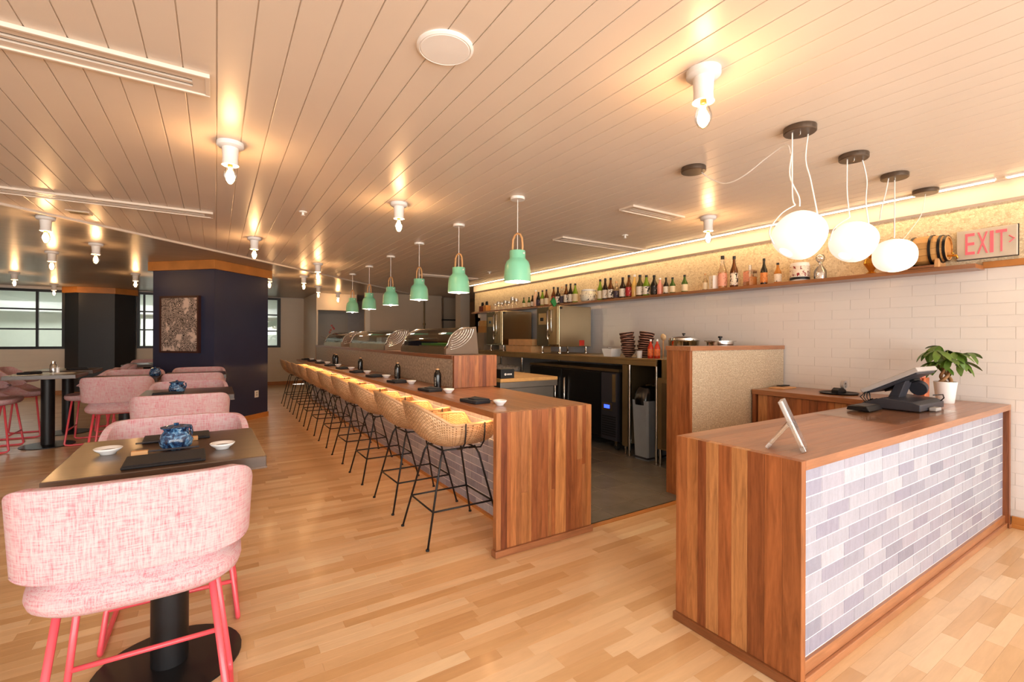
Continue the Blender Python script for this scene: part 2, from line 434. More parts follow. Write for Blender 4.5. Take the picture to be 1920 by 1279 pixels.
for i, (a, x, x1, y, L) in enumerate(strips):
    if i < 300:
        key = round(x1-x, 3)
        if key not in pm:
            g = 0.0002; b = MB()
            b.box(g, key-g, g, SW-g, -0.0118, -0.0006)
            b.add([(g,g,-0.0006),(key-g,g,-0.0006),(key-g,SW-g,-0.0006),(g,SW-g,-0.0006),(2*g,2*g,0),(key-2*g,2*g,0),(key-2*g,SW-2*g,0),(2*g,SW-2*g,0)],
                  [(4,5,6,7),(0,1,5,4),(1,2,6,5),(2,3,7,6),(3,0,4,7)])
            pm[key] = b.mesh('plank', M['oak'])
        obj('plank', pm[key], floor, (x, y, 0))
    else:
        g = 0.0002
        rest.add([(x+g,y+g,-0.001),(x1-g,y+g,-0.001),(x1-g,y+SW-g,-0.001),(x+g,y+SW-g,-0.001),(x+2*g,y+2*g,0),(x1-2*g,y+2*g,0),(x1-2*g,y+SW-2*g,0),(x+2*g,y+SW-2*g,0)],
                 [(4,5,6,7),(0,1,5,4),(1,2,6,5),(2,3,7,6),(3,0,4,7)], 0, random.random())
tag(rest.build('plank_field', M['oak_many'], floor, tone=True), kind='stuff')
# threshold strip and kitchen floor of slate tiles
th = MB().box(2.34, 5.1, 2.615, 2.665, -0.012, 0.004).build('trim_3', M['maple']); struct(th)
kf = struct(MB().box(2.0, XW, 2.665, 9.4, -0.012, -0.0025).box(2.0, 7.2, 9.4, 12.5, -0.012, -0.0025).build('floor_kitchen', M['slate_grout']))
TX = 0.362; TY = 0.362
tm = MB().box(0.004, TX-0.004, 0.004, TY-0.004, -0.0045, 0.0).mesh('floor_tile', M['slate'])
for r_ in range(12):
    y0 = 2.84 + TY*(r_-1) + (0.03 if r_ else 0.03)
    off = 0.0 if r_ % 2 else 0.34
    for c_ in range(-1, 9):
        x0 = 2.36 + off + TX*c_
        if x0 < 2.3 or x0 + TX > 5.1: continue
        if y0 < 2.66:
            d = 2.667 - y0
            obj('floor_tile', MB().box(0.003, TX-0.003, d, TY-0.003, -0.006, 0.0).mesh('floor_tile', M['slate']), kf, (x0, y0, 0))
        else: obj('floor_tile', tm, kf, (x0, y0, 0))

# ---- ceilings
ceil = struct(MB().box(XL, XW, YB, YF, ZC+0.006, ZC+0.12).box(XW, 7.2, 9.4, YF, ZC+0.006, ZC+0.12).build('ceiling', M['ceil_gap']))
PW = 0.1285; k0 = int((XL+0.001)/PW) - 1
for k in range(k0, 45):
    x0 = max(XL, k*PW - 0.001 + 0.0022); x1 = min(XW-0.005, (k+1)*PW - 0.001 - 0.0022)
    if x1 - x0 < 0.03: continue
    e0 = min(x0 + 7.75, YF); e1 = min(x1 + 7.75, YF)
    b = MB().prism([(0, 0), (x1-x0, 0), (x1-x0, e1-YB), (0, e0-YB)], 'z', 0, 0.0062)
    obj('ceiling_plank', b.mesh('ceiling_plank', M['ceil']), ceil, (x0, YB, ZC), None, 0.002)
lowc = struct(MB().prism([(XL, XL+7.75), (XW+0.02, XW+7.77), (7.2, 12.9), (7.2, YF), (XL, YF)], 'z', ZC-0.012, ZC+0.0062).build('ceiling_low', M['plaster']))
dl = math.hypot(XW-XL, XW-XL)
struct(MB().obox(((XL+XW)/2, (XL+XW)/2+7.75, ZC-0.010), (dl/2, 0.016, 0.013), Matrix.Rotation(PI/4, 3, 'Z')).build('trim_1', M['ceil'], bevel=0.004))

# ---- right wall: glazed tiles below, pebbled band above, crown and maple rail
wr = struct(MB().box(XW, XW+0.15, YB, 9.66, 0, ZC+0.1).build('wall_right', M['white_grout']))
pb = MB().box(XW-0.012, XW, YB, 9.655, 2.005, ZC).build('pebble_band', M['pebble'], wr)
TLN, THT = 0.312, 0.0925
tmesh = MB().box(-0.003, 0, 0.0012, TLN-0.0012, 0.0012, THT-0.0012).mesh('wall_tile', M['white_tile'])
wt_rest = MB(); tiles = []
rows = int((1.985-0.10)/THT)
for r_ in range(rows+1):
    z0 = 1.985 - THT*(r_+1)
    if z0 < 0.05: break
    y0 = 0.3 + (0 if r_ % 2 else TLN/2)
    while y0 < 9.3:
        seen = 0
        p = proj(XW, y0+TLN/2, z0+THT/2)
        if p and p[0] < 1960:
            hid = (y0 > 2.6 and z0 < 1.17) or (1.0 < y0 < 2.6 and z0 < 0.85) or (y0 > 5.4 and z0 < 1.9)
            seen = 0 if hid else 1/p[2]**2
        tiles.append((seen, y0, z0)); y0 += TLN
tiles.sort(key=lambda t: -t[0])
for i, (a, y0, z0) in enumerate(tiles):
    if i < 300 and a > 0: obj('wall_tile', tmesh, wr, (XW, y0, z0))
    else: wt_rest.box(XW-0.003, XW, y0+0.0012, y0+TLN-0.0012, z0+0.0012, z0+THT-0.0012)
tag(wt_rest.build('wall_tile_field', M['white_tile'], wr), kind='stuff')
struct(MB().prism([(XW-0.012, 2.485), (XW-0.045, 2.50), (XW-0.05, 2.60), (XW-0.05, ZC), (XW, ZC), (XW, 2.485)], 'y', YB, 9.65).build('trim_2', M['ceil']), 'white crown board below the ceiling strip light')
struct(MB().box(XW-0.035, XW, YB, 1.10, 1.985, 2.035).build('trim_4', M['maple'], bevel=0.003), 'narrow maple rail on the tiled wall')
struct(MB().box(XW-0.022, XW, YB, 0.94, 0, 0.085).box(XW-0.034, XW, YB, 0.94, 0, 0.03).build('baseboard_right', M['maple'], bevel=0.003), 'maple baseboard under the tiled wall')
# strip light along the ceiling edge
sl = thing('strip_light', 'long glowing strip light along the ceiling above the bottle shelf', 'light', (XW-0.17, 1.0, ZC))
MB().box(-0.022, 0.022, 0, 8.6, -0.012, 0.0).build('channel', M['white'], sl)
MB().box(-0.014, 0.014, 0.01, 8.59, -0.0165, -0.0121).build('diffuser', M['strip'], sl)
sl2 = thing('strip_light', 'shorter glowing strip light running past the exit sign', 'light', (XW-0.17, YB+0.2, ZC))
MB().box(-0.022, 0.022, 0, 3.15, -0.012, 0.0).build('channel', M['white'], sl2)
MB().box(-0.014, 0.014, 0.01, 3.14, -0.0165, -0.0121).build('diffuser', M['strip'], sl2)

# ---- far wall of painted boards with two steel windows, corridor beyond
wf = struct(MB().box(-3.1, -1.75, YF, YF+0.15, 0, ZC).box(XL, -3.1, YF, YF+0.15, 0, 1.12).box(-1.75, 1.64, YF, YF+0.15, 0, 1.12).box(1.64, 7.2, YF, YF+0.15, 0, ZC)
    .box(XL, -3.1, YF, YF+0.15, 2.56, ZC).box(-1.75, 1.64, YF, YF+0.15, 2.60, ZC).build('wall_far', M['white_grout']))
for a, b_, zz0, zz1 in ((XL, -3.1, 0.10, 1.12), (-1.75, 1.64, 0.10, 1.12), (1.64, 3.6, 0.10, 2.62)):
    z = zz0
    while z < zz1 - 0.02:
        z2 = min(z+0.148, zz1)
        MB().box(a+0.002, b_-0.002, YF-0.016, YF, z+0.0015, z2-0.0015).build('wall_board', M['wall_far'], wf); z += 0.148
struct(MB().box(XL, 7.0, YF-0.028, YF-0.017, 0, 0.10).build('baseboard_far', M['maple']))
def steel_window(name, x0, x1, z0, z1, xs, zs, label):
    w = bpy.data.objects.new(name, None); COL.objects.link(w); w.location = (x0, YF, z0); struct(w, label)
    W, H_ = x1-x0, z1-z0
    fr = MB().box(0, W, -0.03, 0.06, 0, 0.06).box(0, W, -0.03, 0.06, H_-0.06, H_).box(0, 0.06, -0.03, 0.06, 0.06, H_-0.06).box(W-0.09, W, -0.03, 0.06, 0.06, H_-0.06)
    fr.build('window_frame', M['black'], w)
    vx = [0.06] + [x-x0 for x in xs] + [W-0.09]; vz = [0.06] + [z-z0 for z in zs] + [H_-0.06]
    for x in vx[1:-1]: MB().box(x-0.022, x+0.022, -0.02, 0.05, 0.06, H_-0.06).build('mullion', M['black'], w)
    for z in vz[1:-1]: MB().box(0.06, W-0.09, -0.015, 0.045, z-0.018, z+0.018).build('glazing_bar', M['black'], w)
    for i in range(len(vx)-1):
        for k in range(len(vz)-1):
            MB().box(vx[i]+0.02, vx[i+1]-0.02, 0.012, 0.018, vz[k]+0.016, vz[k+1]-0.016).build('pane', M['pane'], w)
steel_window('window_1', -5.15, -3.1, 1.12, 2.56, [-3.63], [1.60, 2.08], 'wide black steel window beside the dark wall pier')
steel_window('window_2', -1.75, 1.64, 1.12, 2.60, [-1.60, -0.9, 0.0, 0.75], [1.61, 2.09], 'black steel window partly behind the navy column')
cw = plain('corridor_wall_paint', (0.62, 0.66, 0.58, 1), 0.7, var=0.02); cg = plain('corridor_soffit_paint', (0.72, 0.73, 0.71, 1), 0.6, var=0.02)
struct(MB().box(-7, 4, 18.6, 18.7, 0, 3).box(-7.1, -7, YF+0.05, 18.7, -0.1, 3).box(4, 4.1, YF+0.16, 18.7, -0.1, 3).box(-7, XL-0.15, YF, YF+0.15, -0.1, 3).box(-5.4, 4, YF+0.02, YF+0.149, ZC, 3).build('wall_corridor', cw))
struct(MB().box(-7, 4, 18.1, 18.6, 2.12, 2.40).box(-7, 4, YF+0.15, 18.6, 2.9, 3.0).build('ceiling_corridor', cg))
struct(MB().box(-7, 4, YF+0.15, 18.6, -0.1, -0.01).build('floor_corridor', cg))
for x in (-4.5, -2.0, 0.8):  # lamps added out of sight to brighten the corridor behind the windows
    t = thing('corridor_fill_lamp', 'added corridor fill light ' + {-4.5: 'beyond the wide steel window', -2.0: 'beyond the dark wall pier', 0.8: 'beyond the window behind the navy column'}[x], 'light', (x, 17.0, 2.9), 0, 'added corridor fill lights')
    MB().box(-0.62, 0.62, -0.32, 0.32, -0.03, 0).build('housing', M['white'], t); MB().box(-0.58, 0.58, -0.28, 0.28, -0.036, -0.0305).build('diffuser', M['corridor_fill_lamp'], t)

# ---- walls out of view: left side, and the storefront behind the camera that lets the daylight in
struct(MB().box(XL-0.15, XL, YB, YF, 0, ZC+0.1).build('wall_left', M['wall']))
wb = struct(MB().box(XL, XW, YB-0.15, YB, 0, 0.2).box(XL, XW, YB-0.15, YB, 2.5, ZC+0.1).build('wall_back', M['wall']))
w3 = bpy.data.objects.new('window_3', None); COL.objects.link(w3); w3.location = (0, YB, 0.2); struct(w3, 'storefront glazing opposite the far window wall')
fr = MB().box(XL, XW, -0.1, -0.04, 0, 0.05).box(XL, XW, -0.1, -0.04, 2.25, 2.3)
for i in range(7):
    x = XL + (XW-XL)*i/6; fr.box(x-0.03, x+0.03, -0.1, -0.04, 0.05, 2.25)
fr.build('window_frame', M['black'], w3)
for i in range(6):
    x = XL + (XW-XL)*i/6; MB().box(x+0.03, x+(XW-XL)/6-0.03, -0.075, -0.068, 0.05, 2.25).build('pane', M['pane'], w3)
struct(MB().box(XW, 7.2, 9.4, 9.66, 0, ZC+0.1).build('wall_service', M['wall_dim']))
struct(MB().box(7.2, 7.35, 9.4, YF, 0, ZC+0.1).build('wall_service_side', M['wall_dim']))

# ---- back of house: partition, header over the recess, pier
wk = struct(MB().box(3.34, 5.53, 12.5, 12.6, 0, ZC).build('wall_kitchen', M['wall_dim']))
MB().box(3.33, 3.46, 12.485, 12.5, 0, ZC).build('corner_board', M['wall'], wk)
struct(MB().box(2.32, 3.34, 13.4, 13.6, 2.17, ZC).build('wall_header', M['wall']))
struct(MB().box(2.28, 2.32, 13.4, YF-0.03, 0, ZC).build('wall_return', M['wall']))
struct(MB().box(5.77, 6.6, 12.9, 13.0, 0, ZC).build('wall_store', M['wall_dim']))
pl = thing('pillar', 'plain tan pillar at the kitchen passage beside the pebbled wall', 'pillar', (5.72, 11.5, 0)); 
MB().box(-0.15, 0.13, -0.15, 0.15, 0, ZC-0.02).build('shaft', M['wall'], pl); MB().box(-0.155, 0.135, -0.155, 0.155, 0, 0.1).build('base_trim', M['wall_dim'], pl)
pp = thing('wall_pipe', 'thin dark pipe running down the kitchen partition', 'pipe', (4.98, 12.46, 0))
MB().cyl(0.022, 0, 2.55, 10).build('pipe', M['steel_dark'], pp); MB().cyl(0.04, 1.78, 1.84, 10).build('coupling', M['steel_dark'], pp)
sh = thing('storage_shelf', 'dark storage rack in the gap beside the pillar', 'shelf', (5.6, 12.9, 0))
for z in (0.5, 1.1, 1.62, 1.95): MB().box(-0.3, 0.75, -0.2, 0.15, z, z+0.03).build('shelf_board', M['black'], sh)
for x in (-0.3, 0.72): MB().box(x, x+0.03, -0.2, 0.15, 0, 2.2).build('upright', M['black'], sh)

# ---- columns
def column(name, pts, ztop, label, mat, trims=True):
    cx = sum(p[0] for p in pts)/len(pts); cy = sum(p[1] for p in pts)/len(pts)
    t = bpy.data.objects.new(name, None); COL.objects.link(t); t.location = (cx, cy, 0); tag(t, label, 'column')
    lp = [(p[0]-cx, p[1]-cy) for p in pts]
    def off(d):
        out = []; n = len(lp)
        for i in range(n):
            a, b, c = Vector(lp[i-1]), Vector(lp[i]), Vector(lp[(i+1) % n])
            n1 = Vector(((b-a).y, -(b-a).x)).normalized(); n2 = Vector(((c-b).y, -(c-b).x)).normalized()
            bis = (n1+n2).normalized(); out.append(tuple(b + bis*d/max(0.3, bis.dot(n1))))
        return out
    MB().prism(lp, 'z', 0, ztop).build('shaft', mat, t)
    MB().prism(off(0.05), 'z', ztop-0.145, ztop).build('crown_trim', M['maple'], t, bevel=0.004)
    MB().prism(off(0.014), 'z', 0, 0.085).build('base_trim', M['maple'], t, bevel=0.003)
    return t
col1 = column('column', [(-0.024, 8.617), (0.79, 9.466), (-0.035, 10.29), (-0.859, 9.452)], ZC-0.013, 'navy blue square column set cornerwise with a maple crown, carrying the framed print', M['navy'])
column('column', [(-3.1, 15.36), (-2.8, 15.08), (-2.12, 15.02), (-1.76, 15.36), (-1.76, 15.53), (-3.1, 15.53)], ZC-0.013, 'dark faceted column against the window wall with a maple crown', M['navy_far'])
# framed print on the column's left face (face runs from (-.024,8.617) towards (-.859,9.452))
d = Vector((-0.707, 0.707, 0)); nrm = Vector((-0.707, -0.707, 0))
m = NT('wave_print'); v = m.coord('Object', (1,1,1))
vo = m.n('ShaderNodeTexVoronoi'); vo.inputs['Scale'].default_value = 17; m.l(v, vo.inputs['Vector'])
rg = m.math('SINE', m.math('MULTIPLY', vo.outputs['Distance'], 40))
bm_ = m.ramp(m.noise(v, 5.5, 2, 0.6), [(0.40, (0,0,0,1)), (0.46, (1,1,1,1))])
nn = m.noise(v, 55, 3, 0.7)
dk = m.math('MULTIPLY', m.math('GREATER_THAN', m.math('ADD', m.math('MULTIPLY', rg, 0.18), nn), 0.43), 1.0)
m.base(m.mix(m.math('MULTIPLY', bm_, dk), '#d3bfb4', '#2e2523')); m.set(0.6); M['print'] = m.mat
pc = Vector((-0.024, 8.617, 0)) + d*0.62 + nrm*0.002
ft = thing('framed_print', 'framed black and cream patterned print hanging on the navy column', 'picture', (pc.x, pc.y, 1.17), math.atan2(-d.y, -d.x))
# local x runs to the right along the face, local -y points off the face
W2, HH = 0.375, 0.90
fb = MB().box(-W2, W2, -0.05, 0, 0, 0.03).box(-W2, W2, -0.05, 0, HH-0.03, HH).box(-W2, -W2+0.03, -0.05, 0, 0.03, HH-0.03).box(W2-0.03, W2, -0.05, 0, 0.03, HH-0.03)
fb.build('frame', plain('dark_red_frame', '#3a1a14', 0.4), ft); MB().box(-W2+0.03, W2-0.03, -0.042, -0.001, 0.03, HH-0.03).build('print', M['print'], ft)
e = Vector((0.692, 0.722, 0)); n2 = Vector((0.722, -0.692, 0)); oc = Vector((-0.024, 8.617, 0)) + e*0.90 + n2*0.001
ot = thing('wall_outlet', 'white power outlet low on the navy column', 'outlet', (oc.x, oc.y, 0.37), math.atan2(e.y, e.x))
MB().box(-0.045, 0.045, -0.008, 0, 0, 0.12).build('cover_plate', M['white'], ot, bevel=0.003)
for z in (0.03, 0.07): MB().box(-0.018, 0.018, -0.011, -0.008, z, z+0.028).build('socket', plain('socket_face', '#b9b3ad', 0.4), ot)
# ================================================================== BAR
BZ = 0.935
bar = thing('bar_counter', 'long walnut bar counter with waterfall end panel and blue-grey brick face', 'bar counter', (1.53, 2.585, 0))
BX0, BX1, BY0, BY1 = 1.53, 2.345, 2.585, 11.43
# all bar parts in coordinates local to (BX0, BY0)
ws = []
x = 0
while x < BX1-BX0-0.02:
    w = random.choice((0.028, 0.036, 0.046, 0.058)); w = min(w, BX1-BX0-x); 
    if BX1-BX0-x-w < 0.03: w = BX1-BX0-x
    ws.append((x, w)); x += w
for x, w in ws:
    zs = [0.045, 0.935-0.0005]
    if random.random() < 0.25: zs.insert(1, random.uniform(0.3, 0.7))
    for a, b_ in zip(zs[:-1], zs[1:]):
        MB().box(0, w-0.0008, 0, 0.042, 0, b_-a-0.0008).build('end_stave', M['walnut_z'], bar, (x, 0, a), None, False, 0.0012)
MB().box(-0.012, BX1-BX0+0.006, -0.016, 0.0445, 0, 0.044).build('base_trim', M['walnut_x'], bar, bevel=0.004)
x = 0
while x < BX1-BX0-0.01:
    w = 0.0675 if BX1-BX0-x > 0.09 else BX1-BX0-x
    short = x + w > 0.41
    L = (4.085 if short else BY1) - BY0 - 0.0435
    MB().box(0, w-0.0006, 0, L, 0, 0.040).build('top_board', M['walnut_y'], bar, (x, 0.0430, 0.895), None, False, 0.001)
    x += w
MB().box(0.318, 0.405, 0.043, BY1-BY0, 0.0, 0.893).box(0.405, 0.80, 0.043, 1.49, 0, 0.893).build('carcass', M['light_grout'], bar)
# brick face: nearest bricks singly, the rest joined
BL, BH = 0.205, 0.0665
bmesh_brick = MB().box(-0.0022, 0, 0.0028, BL-0.0028, 0.0028, BH-0.0028).mesh('brick', M['blue_tile'])
brest = MB(); cnt = 0
for k in range(int(BY1/BL)+1):
    for r_ in range(13):
        y0 = 0.047 + BL*k - (BL/2 if r_ % 2 else 0); z0 = 0.02 + BH*r_
        if y0 < 0.04: 
            MB().box(-0.0022, 0, 0.047+0.002, y0+BL-0.0028, 0.0028, BH-0.0028).build('brick', M['blue_tile'], bar, (0.318, 0, z0)); cnt += 1; continue
        if y0 + BL > BY1-BY0: continue
        if cnt < 295: obj('brick', bmesh_brick, bar, (0.318, y0, z0)); cnt += 1
        else: brest.box(0.3158, 0.318, y0+0.0028, y0+BL-0.0028, z0+0.0028, z0+BH-0.0028, 0, random.random())
tag(brest.build('brick_field', M['blue_tile_many'], bar, tone=True), kind='stuff')
MB().box(0.296, 0.318, 0.043, BY1-BY0, 0, 0.02).build('toe_strip', M['maple'], bar)
led = MB().box(0.10, 0.122, 0.08, BY1-BY0-0.1, 0.886, 0.8945).build('led_strip', M['under_led'], bar)

# raised ledge that carries the sushi cases
LX0, LX1, LY0 = 1.935, 2.41, 4.075
lg = thing('sushi_ledge', 'raised sushi ledge with pearl mosaic face and walnut end behind the bar', 'counter', (LX0, LY0, 0))
MB().box(0.008, LX1-LX0-0.01, 0.035, BY1-LY0, 0, 1.213).build('carcass', M['steel_dark'], lg)
MB().box(0.0, 0.008, 0.035, BY1-LY0-0.03, 0.937, 1.213).build('mosaic_face', M['mosaic_yz'], lg)
MB().box(-0.006, LX1-LX0+0.012, 0.0355, BY1-LY0, 1.2135, 1.25).build('ledge_top', M['walnut_y'], lg, bevel=0.002)
MB().box(-0.004, 0.03, BY1-LY0-0.03, BY1-LY0, 0.937, 1.213).build('end_post', M['walnut_z'], lg)
x = 0
while x < LX1-LX0-0.01:
    w = random.choice((0.038, 0.05, 0.06, 0.044)); w = min(w, LX1-LX0-x)
    if LX1-LX0-x-w < 0.025: w = LX1-LX0-x
    MB().box(0, w-0.0008, 0, 0.035, 0, 1.25-0.937).build('end_stave', M['walnut_z'], lg, (x, 0, 0.937), None, False, 0.001); x += w

# ---- rattan stools
def make_stool():
    t = thing('bar_stool', 'x', 'stool', (0,0,0), 0, 'rattan stools along the bar')
    def sm(a, b, x): 
        q = max(0, min(1, (x-a)/(b-a))); return q*q*(3-2*q)
    def rim(th):   # th from the back; rounded-box plan, tall back, level arms, low front
        sx_, cy_ = math.sin(th), -math.cos(th)
        x = 0.268*math.copysign(abs(sx_)**0.62, sx_)
        y = (0.335 if cy_ < 0 else 0.285)*math.copysign(abs(cy_)**0.62, cy_)
        z = 0.962 - 0.142*max(0.0, min(1.0, (y+0.332)/0.215)) - 0.115*sm(0.20, 0.283, y)*(1 - sm(0.20, 0.265, abs(x)))
        return x, y, z
    def fn(u, v):
        x, y, z = rim(2*PI*u)
        f = (0.02 + 0.98*(1-(1-v)**2.3))*(0.74 + 0.26*v)
        return (x*f, y*f, 0.632 + (z-0.632)*v**1.9)
    sh_ = MB().grid(fn, 56, 16, closed=True)
    sh_.build('shell', M['wicker'], t, smooth=True, solid=0.012)
    rimpts = [fn(i/56, 1) for i in range(56)]
    MB().tube(rimpts, 0.011, 7, True).build('rim', M['cane'], t, smooth=True)
    def leg(sx, sy): return [(sx*0.125, sy*0.125, 0.634), (sx*0.15, sy*0.150, 0.58), (sx*0.245, sy*0.285, 0.0)]
    for sx in (-1, 1):
        for sy in (-1, 1):
            lo = MB().tube(leg(sx, sy), 0.0075, 7).build('leg', M['black'], t, smooth=True)
            MB().cyl(0.012, 0, 0.012, 9, (sx*0.245, sy*0.285, 0)).build('foot', M['rubber'], lo)
    def onleg(sx, sy, z):
        f = (0.58 - z)/0.58; return (sx*(0.15+0.095*f), sy*(0.15+0.135*f), z)
    pts = [onleg(sx, sy, 0.235) for sx, sy in ((-1,-1),(1,-1),(1,1),(-1,1))]
    fr = MB()
    for i in range(4): fr.tube([pts[i], pts[(i+1) % 4]], 0.0065, 7)
    fr.build('footrest', M['black'], t, smooth=True)
    sf = MB(); q = [(-0.125,-0.125,0.625),(0.125,-0.125,0.625),(0.125,0.125,0.625),(-0.125,0.125,0.625)]
    for i in range(4): sf.tube([q[i], q[(i+1) % 4]], 0.0065, 7)
    sf.build('seat_frame', M['black'], t, smooth=True)
    for sx in (-1, 1):
        for y0 in (-0.02, 0.13):
            MB().tube([(sx*0.13, y0*0.6, 0.622), (sx*0.215, y0, 0.64), (sx*0.262, y0, 0.69), (sx*0.275, y0, 0.76), (sx*0.278, y0, 0.828)], 0.0055, 7).build('arm_rod', M['black'], t, smooth=True)
    return t
ORD = ['first', 'second', 'third', 'fourth', 'fifth', 'sixth', 'seventh', 'eighth', 'ninth', 'tenth', 'eleventh', 'twelfth', 'thirteenth', 'fourteenth', 'fifteenth', 'sixteenth', 'seventeenth']
stool = make_stool()
SY = [3.155, 3.90, 4.80, 5.68, 6.57, 7.45, 8.30, 9.15, 10.0, 10.85]
for i, y in enumerate(SY):
    lab = 'rattan bucket bar stool on black legs, %s from the walnut end panel of the bar' % ORD[i]
    loc = (1.48 + random.uniform(-0.01, 0.01), y, 0); rz = -PI/2 + random.uniform(-0.04, 0.04)
    if i == 0: stool.location = loc; stool.rotation_euler = (0,0,-PI/2); stool['label'] = lab
    else: dup(stool, loc, rz, lab)

# ---- place settings
def napkin(name='napkin'):
    t = thing(name, 'x', 'napkin')
    MB().obox((0,0,0.005), (0.125, 0.055, 0.005)).build('cloth', M['black_cloth'], t, bevel=0.004)
    MB().prism([(-0.12, -0.05), (0.11, -0.052), (0.04, 0.03), (-0.05, 0.03)], 'z', 0.0102, 0.0135).build('flap', M['black_cloth'], t, bevel=0.001)
    return t
def chopsticks():
    t = thing('chopsticks', 'x', 'chopsticks')
    for s in (-1, 1):
        MB().tube([(-0.115, s*0.006, 0.012), (0.0, s*0.005, 0.012), (0.115, s*0.003, 0.012)], [0.0022, 0.003, 0.0036], 6).build('chopstick', M['char'], t)
    MB().box(-0.115, -0.06, -0.012, 0.012, 0.0, 0.018).build('rest', M['bent_wood'], t, bevel=0.002)
    return t
def dish():
    t = thing('sauce_dish', 'x', 'dish')
    MB().lathe([(0.0, 0.004), (0.018, 0.004), (0.02, 0.0), (0.023, 0.0), (0.024, 0.006), (0.038, 0.018), (0.043, 0.027), (0.041, 0.028), (0.034, 0.02), (0.0, 0.013)], 20).build('bowl', M['ceramic'], t, smooth=True)
    MB().lathe([(0.0, 0.0175), (0.032, 0.0180), (0.0, 0.0182)], 18).build('soy_sauce', plain('soy_sauce', '#3a1208', 0.1), t)
    return t
nap0, cho0, dis0 = napkin(), chopsticks(), dish()
used = set()
def put(proto, loc, rz, label, group):
    if proto.name not in used:
        used.add(proto.name); proto.location = loc; proto.rotation_euler = (0,0,rz); proto['label'] = label; proto['group'] = group; return proto
    return dup(proto, loc, rz, label, group)
NY = [3.12, 4.0, 4.93, 5.78, 6.62, 7.5, 8.4, 9.3, 10.15, 10.95]
for i, y in enumerate(NY):
    s = 'place setting, %s from the bar end panel' % ORD[i]
    put(nap0, (1.655, y, BZ+0.0002), PI/2 + 0.12, 'folded black napkin on the bar at the ' + ORD[i] + ' seat from the end panel', 'black napkins along the bar').scale = (0.86, 1.25, 2.4)
    put(cho0, (1.757, y-0.04, BZ+0.0002), PI/2 + 0.08, 'dark chopsticks on the bar at the ' + ORD[i] + ' seat from the end panel', 'chopsticks along the bar')
    put(dis0, (1.735, y-0.235, BZ+0.0002), 0, 'small white soy dish on the bar at the ' + ORD[i] + ' seat from the end panel', 'soy dishes along the bar').scale = (1.2, 1.2, 1.35)
bp = thing('soy_bottle', 'x', 'bottle')
MB().lathe([(0.0,0.0),(0.035,0.0),(0.036,0.01),(0.036,0.125),(0.032,0.148),(0.022,0.162),(0.020,0.178),(0.0,0.178)], 18).build('body', M['black_gloss'], bp, smooth=40)
MB().lathe([(0.016,0.178),(0.016,0.187),(0.012,0.191),(0.0,0.191)], 14).build('cap', M['bent_wood'], bp, smooth=40)
gl_ = MB()
for i in range(6): gl_.obox((-0.0375*math.cos(0.6), -0.0375*math.sin(0.6), 0.035+0.014*i), (0.001, 0.005-0.001*(i%2), 0.004), Matrix.Rotation(0.6, 3, 'Z'))
gl_.build('marking', plain('pale_marking', '#b9b4aa', 0.6), bp)
for i, (x, y) in enumerate(((1.80, 4.16), (1.83, 5.42), (1.80, 7.0), (1.80, 8.62), (1.85, 9.02))):
    put(bp, (x, y, BZ+0.0002), 0.2*i, 'black bottle with a cork top on the bar, %s from the end panel' % ORD[i], 'black bottles along the bar')

